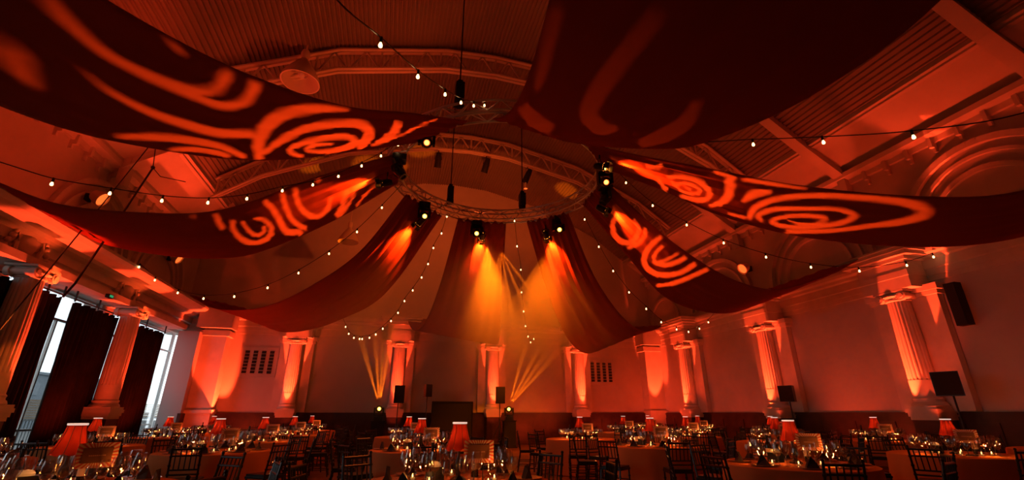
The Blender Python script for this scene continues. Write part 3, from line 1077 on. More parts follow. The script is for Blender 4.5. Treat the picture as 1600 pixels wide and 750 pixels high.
for lab, P, bi in FEST:
    if P is None:
        P = LOOP
        bi = LOOPB
    t = thing('festoon_string', lab, 'string lights', P[0], 0, 'festoon bulb strings')
    o0 = Vector(P[0])
    pts = catmull([Vector(p) - o0 + Vector((0, 0, 0.11)) for p in P], 70)
    b = MB()
    b.tube(pts, 0.009, 5)
    b.build('cable', M['black'], t)
    for k in bi:
        for src in (s0, b0):
            c = src.copy()
            col.objects.link(c)
            c.parent = t
            c.location = Vector(P[k]) - o0 + Vector((0, 0, 0.11))
for o in (s0, b0):
    bpy.data.objects.remove(o)


# ------------------------------------------------------------------ pattern projectors (cut-out plates in front of a lamp)
GOBO = {  # cut-outs are strokes in image pixels, cast through the camera onto the drapes
    'D1': ((2.6, 12.2, 0.5), (-0.5406, -0.6512, 0.5327), [
        [(-0.0457,-0.1515,-0.0539,-0.1485),(-0.0451,-0.1508,-0.0533,-0.1477),(-0.0443,-0.1501,-0.0526,-0.147),(-0.0432,-0.1492,-0.052,-0.1463),(-0.0421,-0.1481,-0.0513,-0.1455),(-0.0408,-0.1471,-0.0505,-0.1447),(-0.0396,-0.1459,-0.0498,-0.1438),(-0.0384,-0.1448,-0.0491,-0.1429),(-0.0372,-0.1436,-0.0484,-0.142),(-0.0361,-0.1424,-0.0477,-0.1411),(-0.0344,-0.1409,-0.0468,-0.1401),(-0.0325,-0.1392,-0.046,-0.1391),(-0.0306,-0.1374,-0.0448,-0.1379),(-0.0288,-0.1356,-0.0436,-0.1365),(-0.027,-0.1338,-0.0424,-0.1351),(-0.026,-0.1324,-0.0413,-0.1336),(-0.0252,-0.1308,-0.0404,-0.1321),(-0.0245,-0.1293,-0.0397,-0.1306),(-0.0241,-0.1276,-0.0392,-0.129),(-0.0238,-0.1259,-0.039,-0.1274),(-0.0237,-0.1241,-0.0388,-0.1256),(-0.0238,-0.1223,-0.0388,-0.1239),(-0.0239,-0.1203,-0.0389,-0.122),(-0.0241,-0.1184,-0.0392,-0.1202),(-0.0244,-0.1164,-0.0395,-0.1183),(-0.0248,-0.1143,-0.0399,-0.1162),(-0.0251,-0.1121,-0.0402,-0.1142),(-0.0255,-0.11,-0.0407,-0.1121),(-0.0258,-0.1077,-0.0412,-0.11),(-0.0262,-0.1054,-0.0417,-0.1078),(-0.0266,-0.103,-0.0423,-0.1055),(-0.0272,-0.1005,-0.043,-0.1032),(-0.0278,-0.098,-0.0438,-0.1009),(-0.0284,-0.0953,-0.0446,-0.0985),(-0.0292,-0.0926,-0.0456,-0.096),(-0.0301,-0.0898,-0.0467,-0.0934),(-0.031,-0.0869,-0.048,-0.0909),(-0.032,-0.0838,-0.0494,-0.0882),(-0.0332,-0.0806,-0.0511,-0.0855),(-0.035,-0.0774,-0.0531,-0.0829),(-0.0385,-0.0751,-0.0551,-0.08),(-0.0435,-0.0733,-0.0571,-0.077),(-0.049,-0.0707,-0.0601,-0.074),(-0.0561,-0.0681,-0.0638,-0.0711),(-0.0617,-0.0634,-0.0685,-0.0697),(-0.0696,-0.0603,-0.0728,-0.0695),(-0.0845,-0.0636,-0.0805,-0.072),(-0.0953,-0.0649,-0.085,-0.0738),(-0.1026,-0.0682,-0.0859,-0.0743)],
        [(-0.0545,-0.1507,-0.0641,-0.1496),(-0.0533,-0.15,-0.0626,-0.1485),(-0.0524,-0.1494,-0.0614,-0.1477),(-0.0514,-0.1489,-0.0602,-0.1469),(-0.0504,-0.1483,-0.059,-0.1461),(-0.0494,-0.1477,-0.0577,-0.1453),(-0.0483,-0.1471,-0.0563,-0.1444),(-0.0472,-0.1465,-0.0549,-0.1434),(-0.046,-0.1458,-0.0536,-0.1426),(-0.0448,-0.145,-0.0526,-0.1419),(-0.043,-0.1439,-0.0515,-0.1412),(-0.0413,-0.1428,-0.0504,-0.1404),(-0.0396,-0.1416,-0.0494,-0.1395),(-0.0378,-0.1402,-0.0483,-0.1387),(-0.0361,-0.1389,-0.0473,-0.1377),(-0.0338,-0.1371,-0.0463,-0.1368),(-0.0317,-0.1352,-0.0452,-0.1356),(-0.0298,-0.1334,-0.0439,-0.1342),(-0.0281,-0.1314,-0.0427,-0.1327),(-0.0269,-0.1297,-0.0416,-0.1311),(-0.0261,-0.1281,-0.0407,-0.1295),(-0.0255,-0.1265,-0.04,-0.1279),(-0.025,-0.1248,-0.0393,-0.1262),(-0.0245,-0.123,-0.0386,-0.1244),(-0.0241,-0.1212,-0.038,-0.1226),(-0.0237,-0.1193,-0.0371,-0.1205),(-0.0233,-0.1174,-0.0363,-0.1184),(-0.023,-0.1154,-0.0354,-0.1161),(-0.0228,-0.1133,-0.0347,-0.1139),(-0.0228,-0.1112,-0.0342,-0.1116),(-0.0229,-0.109,-0.034,-0.1094),(-0.023,-0.1067,-0.0337,-0.107),(-0.0232,-0.1043,-0.0335,-0.1046),(-0.0234,-0.1019,-0.0335,-0.1021),(-0.0237,-0.0995,-0.0336,-0.0996),(-0.0238,-0.0969,-0.0338,-0.0971),(-0.0239,-0.0942,-0.0341,-0.0944),(-0.0242,-0.0915,-0.0346,-0.0918),(-0.0244,-0.0887,-0.0351,-0.0891),(-0.0247,-0.0857,-0.0356,-0.0862),(-0.0249,-0.0827,-0.0361,-0.0833),(-0.0253,-0.0796,-0.0367,-0.0803),(-0.0255,-0.0763,-0.0374,-0.0773),(-0.0257,-0.073,-0.0379,-0.0739),(-0.0257,-0.0695,-0.0384,-0.0705),(-0.0256,-0.0657,-0.0392,-0.0672),(-0.0257,-0.0617,-0.04,-0.0637),(-0.0264,-0.0575,-0.0417,-0.0607),(-0.028,-0.0533,-0.0448,-0.0584),(-0.0305,-0.0488,-0.049,-0.0563),(-0.0339,-0.0444,-0.0529,-0.0534),(-0.0384,-0.0401,-0.0576,-0.051),(-0.0479,-0.0395,-0.061,-0.0479),(-0.0575,-0.038,-0.0649,-0.0451),(-0.0649,-0.0343,-0.0699,-0.0431),(-0.0727,-0.0313,-0.0762,-0.0431),(-0.0862,-0.0352,-0.0849,-0.0464),(-0.0959,-0.0376,-0.0924,-0.0484),(-0.1032,-0.0388,-0.0995,-0.0494)],
        [(0.0096,-0.1338,0.0085,-0.1338),(0.0119,-0.1323,0.01,-0.1321),(0.0138,-0.1313,0.0116,-0.1305),(0.0157,-0.1302,0.0128,-0.1292),(0.0176,-0.1291,0.014,-0.1278),(0.0195,-0.128,0.0151,-0.1264),(0.0217,-0.1264,0.0161,-0.1249),(0.0242,-0.1244,0.0168,-0.1233),(0.0261,-0.1224,0.0174,-0.1216),(0.0277,-0.1203,0.018,-0.1198),(0.0292,-0.118,0.0186,-0.1179),(0.0318,-0.1149,0.0191,-0.116),(0.0345,-0.1116,0.0197,-0.1138),(0.0371,-0.1082,0.0202,-0.1115),(0.0391,-0.1051,0.0209,-0.109),(0.0402,-0.1024,0.0214,-0.1064),(0.0413,-0.0996,0.0218,-0.1039),(0.0425,-0.0967,0.0222,-0.1012),(0.0436,-0.0936,0.0226,-0.0984),(0.0444,-0.0905,0.0229,-0.0955),(0.0451,-0.0872,0.0229,-0.0926),(0.0457,-0.0839,0.0228,-0.0896),(0.046,-0.0805,0.0225,-0.0865),(0.0462,-0.077,0.0222,-0.0833),(0.0465,-0.0734,0.0217,-0.08),(0.0467,-0.0697,0.0213,-0.0766),(0.0468,-0.0659,0.0209,-0.073),(0.0471,-0.0619,0.0206,-0.0694),(0.0473,-0.0578,0.0206,-0.0654),(0.0476,-0.0534,0.0205,-0.0614),(0.0478,-0.0489,0.0203,-0.0573),(0.0477,-0.0442,0.0201,-0.053),(0.0475,-0.0394,0.0195,-0.0488),(0.0468,-0.0344,0.0185,-0.0446),(0.0455,-0.0294,0.017,-0.0404),(0.0437,-0.0243,0.015,-0.0362),(0.0414,-0.0192,0.0125,-0.0321),(0.0387,-0.0141,0.0097,-0.0278),(0.0357,-0.0092,0.0072,-0.0229),(0.0324,-0.0043,0.0051,-0.0175),(0.0293,0.0007,0.003,-0.0118),(0.0266,0.0061,0.0011,-0.006)],
        [(0.1374,-0.093,0.1241,-0.0965),(0.1332,-0.0911,0.1205,-0.0937),(0.1286,-0.0893,0.1165,-0.0911),(0.1261,-0.0861,0.1114,-0.089),(0.1237,-0.0829,0.1042,-0.0883),(0.1215,-0.0795,0.095,-0.0889),(0.1195,-0.0761,0.0911,-0.0862),(0.1175,-0.0727,0.0875,-0.0833),(0.115,-0.0694,0.085,-0.08),(0.112,-0.0663,0.0829,-0.0763),(0.1091,-0.0631,0.0809,-0.0726),(0.1064,-0.0599,0.0791,-0.0687),(0.1026,-0.0574,0.0773,-0.0647),(0.0941,-0.0581,0.0757,-0.0606),(0.0925,-0.0541,0.0743,-0.0564),(0.0913,-0.05,0.073,-0.052),(0.0897,-0.0457,0.0718,-0.0478),(0.0882,-0.0413,0.0709,-0.0433),(0.087,-0.0367,0.0701,-0.0387),(0.0861,-0.0319,0.07,-0.0335),(0.0857,-0.0268,0.0704,-0.028),(0.0858,-0.0214,0.0708,-0.0226),(0.0865,-0.0157,0.0715,-0.017),(0.088,-0.0096,0.0727,-0.0113),(0.1015,0.0052,0.0746,-0.0053),(0.108,0.0145,0.0771,0.0008),(0.1129,0.0225,0.0817,0.0083),(0.1182,0.0309,0.0876,0.0168),(0.1345,0.0483,0.1082,0.0374)],
        [(0.1437,-0.044,0.1256,-0.0517),(0.1397,-0.0403,0.1212,-0.0479),(0.1359,-0.0364,0.1172,-0.0437),(0.1313,-0.0332,0.1135,-0.0393),(0.1269,-0.03,0.1085,-0.036),(0.1231,-0.0265,0.105,-0.0318),(0.1217,-0.0213,0.1029,-0.027),(0.1211,-0.0157,0.1015,-0.0218),(0.121,-0.0098,0.1013,-0.0158),(0.1223,-0.0029,0.1019,-0.0093),(0.1265,0.0061,0.1043,-0.0017),(0.1316,0.0158,0.1097,0.0074),(0.1361,0.025,0.1138,0.0153)],
        [(0.0443,-0.1572,0.015,-0.1557),(0.0482,-0.1565,0.0161,-0.1551),(0.0522,-0.1557,0.0172,-0.1545),(0.0559,-0.1552,0.0183,-0.1539),(0.0595,-0.1547,0.0197,-0.1532),(0.0636,-0.1542,0.0212,-0.1525),(0.0693,-0.1524,0.0235,-0.1519),(0.0714,-0.1509,0.0298,-0.151),(0.0738,-0.1494,0.0387,-0.1486),(0.0763,-0.148,0.047,-0.1468),(0.079,-0.1464,0.0537,-0.1461),(0.082,-0.1448,0.0599,-0.1457),(0.084,-0.1437,0.0692,-0.1437)],
        [(-0.0912,-0.1079,-0.092,-0.1078),(-0.0889,-0.1057,-0.0928,-0.1051),(-0.0863,-0.1036,-0.0936,-0.1024),(-0.0855,-0.1011,-0.0916,-0.1),(-0.0846,-0.0985,-0.0895,-0.0976)],
        [(0.1272,0.0814,0.1305,0.0659),(0.0822,0.0512,0.1014,0.0481),(0.0676,0.0461,0.0723,0.0295),(0.0422,0.0306,0.0491,0.0164),(0.0316,0.0276,0.0308,0.0087),(0.0133,0.0177,0.0064,-0.003),(0.0029,0.0161,-0.0029,-0.0009),(-0.0038,0.0186,-0.0234,-0.0087),(-0.0138,0.018,-0.0347,-0.0079),(-0.0283,0.0127,-0.046,-0.0074),(-0.0351,0.0142,-0.0592,-0.0089),(-0.0416,0.0168,-0.0661,-0.0046),(-0.0503,0.0177,-0.0708,0.0016),(-0.0599,0.0177,-0.0757,0.0074),(-0.0663,0.0209,-0.0812,0.0123),(-0.0698,0.0269,-0.088,0.0152),(-0.073,0.0333,-0.0955,0.0173),(-0.0759,0.0402,-0.0992,0.0234),(-0.0794,0.0467,-0.1025,0.0298),(-0.0833,0.0531,-0.1056,0.0364),(-0.0871,0.0597,-0.1085,0.0434),(-0.0942,0.0626,-0.1114,0.0506),(-0.1008,0.0662,-0.1136,0.0585),(-0.1042,0.0737,-0.1153,0.0671),(-0.1073,0.0817,-0.1166,0.0763),(-0.1103,0.0905,-0.1176,0.0858),(-0.1134,0.0995,-0.1186,0.096)],
        [(0.0829,0.0547,0.0718,0.0449),(0.0719,0.0569,0.0622,0.0479),(0.0646,0.0622,0.0383,0.0378),(0.0414,0.0527,0.0262,0.0381),(0.033,0.056,0.0056,0.0307),(0.024,0.0585,-0.0019,0.0351),(0.0056,0.0522,-0.0075,0.0411),(-0.0018,0.0565,-0.0189,0.0416),(-0.0068,0.0631,-0.0326,0.0394),(-0.0132,0.0681,-0.0395,0.0441),(-0.0262,0.0661,-0.0455,0.0497),(-0.0347,0.0683,-0.0539,0.0526),(-0.0395,0.0746,-0.0627,0.0548),(-0.0436,0.0817,-0.0685,0.0603),(-0.0472,0.0897,-0.072,0.0684),(-0.0504,0.0982,-0.0748,0.0774),(-0.0531,0.1076,-0.0773,0.0869),(-0.0599,0.1124,-0.0795,0.0969),(-0.0651,0.1191,-0.0816,0.1073),(-0.0672,0.1301,-0.0841,0.1182),(-0.0684,0.1423,-0.0867,0.1297),(-0.0682,0.1556,-0.0881,0.1429),(-0.0585,0.1798,-0.0876,0.159),(-0.0557,0.1912,-0.0852,0.1785),(-0.0478,0.2057,-0.0758,0.2045),(-0.043,0.2112,-0.0269,0.2747),(-0.0222,0.2358,-0.0071,0.2818),(-0.0155,0.2314,0.0465,0.33),(-0.0044,0.2297,0.0589,0.3207),(0.0205,0.2464,0.0915,0.3391)],
        [(0.0554,0.2263,0.0606,0.2312),(0.0585,0.2131,0.0675,0.222),(0.0619,0.2006,0.0962,0.2372),(0.0669,0.1905,0.102,0.2266)],
        [(0.0768,0.1337,0.1268,0.177),(0.0733,0.1208,0.108,0.1467),(0.0657,0.1059,0.0999,0.1272),(0.0613,0.0998,0.0676,0.0909),(0.0627,0.1017,0.035,0.0726),(0.0392,0.0912,0.0219,0.076),(0.0318,0.0975,0.0029,0.0716),(0.0259,0.1037,-0.0028,0.0782),(0.0199,0.1101,-0.0065,0.0868),(0.0041,0.1062,-0.01,0.0959),(-0.001,0.1135,-0.0132,0.1053),(-0.0048,0.1223,-0.0189,0.1121),(-0.007,0.133,-0.024,0.1196),(-0.0088,0.1446,-0.0365,0.1189),(-0.0102,0.1569,-0.0391,0.1299),(-0.011,0.1698,-0.0406,0.1424),(-0.011,0.1827,-0.0407,0.1567),(-0.0089,0.1953,-0.0234,0.1945),(0.0174,0.233,-0.0118,0.2234),(-0.004,0.2074,0.0515,0.2876),(0.0165,0.2212,0.06,0.2743),(0.0242,0.2119,0.0673,0.2603),(0.0299,0.2012,0.0935,0.2709),(0.0535,0.2129,0.0957,0.2556),(0.0557,0.2,0.0966,0.2396),(0.0573,0.1869,0.0964,0.2234),(0.0584,0.174,0.0953,0.2073),(0.0588,0.1605,0.0719,0.168),(0.0582,0.1453,0.0682,0.149),(0.056,0.1324,0.0651,0.1341),(0.0603,0.1326,0.0378,0.106),(0.052,0.1359,0.0259,0.1102),(0.0314,0.13,0.0064,0.1068),(0.0282,0.1392,0.0036,0.1168),(0.0264,0.1505,0.0028,0.1285),(0.0251,0.1629,0.0029,0.1414),(0.0236,0.1757,0.0029,0.1546)],
        [(-0.0955,0.2717,-0.0935,0.307),(-0.0865,0.2723,-0.0686,0.3311),(-0.0625,0.2965,-0.0315,0.3693),(-0.0512,0.2964,-0.0202,0.3579),(-0.0241,0.3153,0.0105,0.3749),(-0.0156,0.3051,0.0419,0.3917),(0.0121,0.3206,0.0463,0.3697),(0.0447,0.3408,0.0507,0.3494)],
        [(-0.1418,0.4181,-0.1384,0.427),(-0.1339,0.4027,-0.1299,0.4129),(-0.1256,0.3888,-0.106,0.4299),(-0.1031,0.4029,-0.1006,0.4102),(-0.0979,0.3838,-0.0927,0.3959),(-0.0902,0.37,-0.0722,0.4049),(-0.0704,0.3777,-0.0639,0.3916),(-0.0623,0.3651,-0.035,0.4136),(-0.0333,0.3874,-0.0298,0.395),(-0.0278,0.3705,-0.0244,0.3775),(-0.0214,0.3556,0.0018,0.3928),(0.0051,0.3714,0.0107,0.3808),(0.0145,0.3608,0.0411,0.4006)],
    ]),
    'D2': ((2.75, 13.0, 0.5), (-0.6786, -0.2067, 0.7048), [
        [(-0.0406,-0.1238,-0.0556,-0.1228),(-0.0307,-0.1117,-0.0497,-0.1091),(-0.0223,-0.1037,-0.0349,-0.095),(0.0079,-0.0944,-0.0131,-0.0853),(0.0265,-0.0923,0.0292,-0.0769),(0.0554,-0.0938,0.0725,-0.082),(0.0679,-0.1025,0.1143,-0.0916),(0.0748,-0.1146,0.1227,-0.1076),(0.0835,-0.1281,0.1282,-0.1222)],
        [(-0.0598,-0.1732,-0.06,-0.1644),(-0.0377,-0.1769,-0.037,-0.1671),(-0.0069,-0.1786,-0.0121,-0.168),(0.0299,-0.1744,0.0051,-0.1664),(0.0574,-0.1689,0.0342,-0.1592),(0.0852,-0.1602,0.0545,-0.1519),(0.1161,-0.1457,0.0726,-0.1431),(0.1237,-0.1324,0.0786,-0.1334),(0.1285,-0.1197,0.0919,-0.1203)],
        [(-0.0466,-0.1536,-0.0512,-0.1467),(-0.0154,-0.151,-0.0211,-0.1429),(0.0219,-0.1445,0.0013,-0.1387),(0.0563,-0.1339,0.0294,-0.1291),(0.0685,-0.1168,0.0377,-0.1188),(0.0488,-0.1016,0.0297,-0.1101),(0.0079,-0.0974,-0.0046,-0.1055)],
        [(-0.1093,-0.0944,-0.1184,-0.0837),(-0.0929,-0.0886,-0.1072,-0.0776),(-0.073,-0.0822,-0.0824,-0.0676),(-0.0538,-0.0778,-0.0643,-0.0629),(-0.0325,-0.0743,-0.0381,-0.0576),(-0.0036,-0.0689,-0.0155,-0.0538),(0.0217,-0.0652,0.0148,-0.0477),(0.057,-0.0599,0.0467,-0.0416),(0.1054,-0.045,0.0582,-0.0381),(0.1314,-0.021,0.082,-0.0222),(0.1323,-0.0026,0.0891,-0.004),(0.118,-0.0012,0.1264,0.014),(0.1174,-0.0066,0.1578,0.0037)],
        [(-0.1231,-0.0467,-0.1218,-0.0333),(-0.1107,-0.0483,-0.1088,-0.0341),(-0.0846,-0.0459,-0.0843,-0.0314),(-0.0667,-0.046,-0.0661,-0.0303),(-0.0413,-0.0427,-0.0438,-0.0273),(-0.018,-0.0394,-0.0239,-0.0251),(0.0115,-0.0328,0.0029,-0.019),(0.0417,-0.0225,0.0289,-0.0101),(0.0773,-0.0074,0.0427,-0.0023),(0.1067,0.0086,0.0758,0.0142),(0.124,0.024,0.0898,0.0266)],
        [(0.0984,0.1386,0.0729,0.1232),(0.0784,0.1489,0.048,0.1285),(0.0601,0.1586,0.0313,0.1364),(0.0321,0.1632,-0.0,0.1379),(-0.0041,0.1629,-0.0131,0.1455),(-0.018,0.1696,-0.0407,0.1461),(-0.0477,0.1686,-0.0711,0.1454)],
        [(-0.1253,-0.0114,-0.1255,0.0018),(-0.1106,-0.013,-0.1075,0.002),(-0.0849,-0.0114,-0.085,0.0036),(-0.057,-0.0082,-0.0597,0.0077),(-0.0393,-0.0056,-0.046,0.01),(-0.0033,0.0068,-0.0165,0.0207),(0.0268,0.0223,-0.0019,0.0295),(0.0561,0.0436,0.0208,0.0453),(0.0653,0.0637,0.0237,0.0561),(0.0582,0.0824,0.0199,0.0684),(0.0418,0.0978,0.0116,0.0822),(0.0088,0.1037,-0.0015,0.0914),(-0.0213,0.1061,-0.0291,0.0931),(-0.0415,0.1105,-0.0622,0.0928)],
        [(-0.0934,-0.1992,-0.1009,-0.191),(-0.0715,-0.2003,-0.0834,-0.1911),(-0.0436,-0.1994,-0.0517,-0.1891),(-0.0126,-0.1974,-0.0204,-0.1887)],
        [(0.1054,0.1498,0.0802,0.1385),(0.0783,0.1608,0.0692,0.1535),(0.0654,0.1762,0.0394,0.1602),(0.0338,0.1829,0.0212,0.1707),(0.0006,0.1875,-0.0108,0.1741),(-0.0185,0.1954,-0.0275,0.1826),(-0.0512,0.195,-0.0567,0.1844),(-0.0854,0.193,-0.0869,0.1853)],
        [(0.0667,0.2114,0.0594,0.2053),(0.0524,0.2256,0.0452,0.219),(0.0393,0.2399,0.0169,0.2263),(0.0123,0.248,-0.0132,0.2329),(-0.0004,0.2623,-0.027,0.2474),(-0.0316,0.2685,-0.0343,0.265),(-0.0395,0.2854,-0.0414,0.2827)],
        [(-0.1297,0.0552,-0.1361,0.0532),(-0.134,0.0698,-0.1441,0.066)],
        [(-0.083,-0.2338,-0.0959,-0.2279),(-0.0801,-0.2326,-0.0894,-0.2273)],
    ]),
    'D7': ((2.7, 11.8, 0.5), (0.5285, -0.6248, 0.5747), [
        [(-0.0147,0.3227,-0.0058,0.3128),(-0.0747,0.339,-0.0167,0.3017),(-0.0877,0.3277,-0.0565,0.3069),(-0.1314,0.3314,-0.0818,0.3044)],
        [(-0.1297,0.2737,-0.0851,0.2558),(-0.126,0.2549,-0.0834,0.2389),(-0.0989,0.225,-0.0809,0.222),(-0.097,0.2077,-0.0589,0.1969),(-0.0933,0.1907,-0.0544,0.1824),(-0.0848,0.1729,-0.0461,0.17),(-0.027,0.1393,-0.0181,0.1538),(0.0075,0.1329,-0.0139,0.1549),(0.0316,0.1386,0.0102,0.1543),(0.0544,0.1454,0.0226,0.162),(0.0594,0.1588,0.0306,0.1703),(0.0618,0.1727,0.0467,0.1758),(0.0629,0.1871,0.0486,0.189),(0.063,0.2016,0.0494,0.2028),(0.0622,0.2161,0.0369,0.2228),(0.0601,0.231,0.03,0.24),(0.0558,0.2467,0.0258,0.2563),(0.0371,0.2708,0.0223,0.2731)],
        [(-0.0095,0.2696,-0.0027,0.2631),(-0.0207,0.2576,-0.0125,0.251),(-0.0535,0.2559,-0.0216,0.2392),(-0.0658,0.2431,-0.0455,0.2352),(-0.0585,0.2214,-0.0239,0.2087),(-0.0531,0.2022,-0.0207,0.1935),(-0.0218,0.1719,-0.0129,0.1784),(0.0125,0.1627,-0.0122,0.1785),(0.024,0.1786,-0.0027,0.1906),(0.0269,0.194,0.0104,0.1989),(0.0263,0.2107,-0.0043,0.2213),(0.0211,0.228,-0.0074,0.2356),(-0.0125,0.2539,-0.0179,0.2509)],
        [(-0.0138,0.2233,-0.0077,0.2212),(-0.0154,0.2161,-0.0091,0.214),(-0.0169,0.2091,-0.0105,0.207),(-0.0185,0.202,-0.012,0.1999)],
        [(0.0647,0.1031,0.1041,0.0852),(0.0586,0.0983,0.0888,0.0741),(0.0518,0.0949,0.0563,0.0732),(0.0293,0.0985,0.0248,0.0764),(0.0134,0.1018,-0.0138,0.089),(-0.0156,0.1132,-0.0316,0.0984),(-0.0268,0.1199,-0.0657,0.1201),(-0.0573,0.1391,-0.0904,0.1423),(-0.0891,0.1605,-0.0983,0.1579)],
        [(0.0665,0.3405,0.0729,0.3384),(0.0622,0.3182,0.0722,0.3163),(0.0635,0.2943,0.0955,0.2854),(0.0754,0.2718,0.1051,0.2677)],
        [(0.0994,0.1242,0.1129,0.121),(0.0963,0.1107,0.1105,0.1076),(0.0932,0.0976,0.1081,0.0945),(0.0909,0.0845,0.1043,0.082),(0.0889,0.0716,0.1,0.0699)],
        [(0.09,0.0574,0.102,0.0566),(0.0901,0.047,0.1031,0.0462),(0.09,0.0368,0.104,0.0361),(0.09,0.0269,0.1048,0.0263),(0.0899,0.0173,0.1055,0.0168),(0.0897,0.0079,0.1061,0.0076),(0.0901,-0.0012,0.1057,-0.0014),(0.0907,-0.0101,0.105,-0.0102),(0.0912,-0.0187,0.1042,-0.0187),(0.0915,-0.027,0.1033,-0.027),(0.0917,-0.0352,0.1022,-0.035),(0.0918,-0.0431,0.1011,-0.0429),(0.0917,-0.0508,0.0998,-0.0506),(0.0916,-0.0583,0.0985,-0.0581)],
        [(-0.0159,0.0586,-0.005,0.0612),(0.0104,0.0438,0.0243,0.0527),(0.0198,0.0351,0.0517,0.0434),(0.0377,0.0238,0.0605,0.0328),(0.0449,0.0157,0.0685,0.0198),(0.0501,0.007,0.0739,0.0079),(0.0549,-0.0012,0.0773,-0.0026)],
        [(-0.1081,0.1026,-0.0976,0.1024),(-0.1072,0.0871,-0.0966,0.0871),(-0.1063,0.0722,-0.0956,0.0722),(-0.1056,0.0577,-0.0949,0.0578)],
        [(-0.1036,0.0437,-0.101,0.0557),(-0.0689,0.0361,-0.0651,0.0488),(-0.0379,0.0283,-0.0278,0.0406),(-0.0275,0.0238,-0.0105,0.0337),(-0.0188,0.0184,0.0113,0.0224),(0.0031,0.0073,0.0241,0.0136),(0.0117,0.0002,0.0411,0.0025),(0.0215,-0.0078,0.0472,-0.0049),(0.0365,-0.018,0.0512,-0.0118),(0.0414,-0.0248,0.0548,-0.0187),(0.0452,-0.0315,0.0631,-0.0275),(0.0479,-0.038,0.0712,-0.0363),(0.0502,-0.0445,0.0755,-0.0438),(0.0522,-0.0509,0.0776,-0.0505),(0.0572,-0.0582,0.0794,-0.057),(0.0615,-0.0653,0.0811,-0.0634),(0.0657,-0.0724,0.0828,-0.0697),(0.0693,-0.0793,0.0845,-0.0761),(0.0713,-0.0856,0.0859,-0.0824),(0.0721,-0.0916,0.0871,-0.0885),(0.0728,-0.0974,0.088,-0.0945),(0.0732,-0.1032,0.0887,-0.1004),(0.0736,-0.1089,0.0893,-0.1061),(0.0738,-0.1144,0.0898,-0.1118),(0.0738,-0.1199,0.0904,-0.1173),(0.0737,-0.1253,0.0909,-0.1226),(0.0735,-0.1306,0.0912,-0.1279),(0.0732,-0.1359,0.0913,-0.1331),(0.0727,-0.141,0.0913,-0.1382),(0.0721,-0.146,0.0911,-0.1432),(0.0714,-0.151,0.0906,-0.1481),(0.0705,-0.1559,0.09,-0.1529),(0.0694,-0.1608,0.0891,-0.1577),(0.0681,-0.1656,0.0882,-0.1623),(0.0662,-0.1704,0.0875,-0.1669),(0.064,-0.1752,0.0865,-0.1714),(0.0601,-0.1796,0.0851,-0.176),(0.0547,-0.1836,0.083,-0.1805),(0.0489,-0.1877,0.0805,-0.185),(0.0428,-0.1914,0.0769,-0.1897),(0.0375,-0.1963,0.0696,-0.196),(0.0338,-0.1995,0.0524,-0.2035),(0.0441,-0.1967,0.0244,-0.2078),(0.039,-0.196,0.0066,-0.2039),(0.0339,-0.1944,-0.0022,-0.2002),(0.0284,-0.192,-0.0069,-0.1967),(0.0233,-0.1892,-0.0102,-0.1931),(0.014,-0.1848,-0.0164,-0.189),(0.0066,-0.1806,-0.0226,-0.1846),(0.0012,-0.1767,-0.0293,-0.1798),(-0.0018,-0.173,-0.0322,-0.1756),(-0.0048,-0.1692,-0.0342,-0.1715),(-0.0077,-0.1653,-0.0362,-0.1673),(-0.0139,-0.1605,-0.0382,-0.163),(-0.0216,-0.1552,-0.0405,-0.1586),(-0.0289,-0.1498,-0.0436,-0.1541),(-0.0318,-0.1454,-0.047,-0.1495),(-0.0349,-0.1409,-0.0589,-0.1427),(-0.038,-0.1362,-0.0688,-0.1362),(-0.0416,-0.1313,-0.0731,-0.131),(-0.0453,-0.1263,-0.0768,-0.1258),(-0.0583,-0.1185,-0.0812,-0.1202),(-0.0679,-0.1114,-0.0884,-0.1136),(-0.0716,-0.1057,-0.101,-0.1054),(-0.075,-0.0999,-0.1045,-0.0993),(-0.0785,-0.0937,-0.1079,-0.093),(-0.0845,-0.0864,-0.1111,-0.0864),(-0.0941,-0.0778,-0.1139,-0.0797),(-0.1002,-0.0699,-0.1168,-0.0727),(-0.1029,-0.0628,-0.1195,-0.0655),(-0.1057,-0.0554,-0.1426,-0.0521),(-0.1086,-0.0478,-0.1461,-0.0442),(-0.1117,-0.0399,-0.1499,-0.036),(-0.115,-0.0318,-0.1576,-0.0265)],
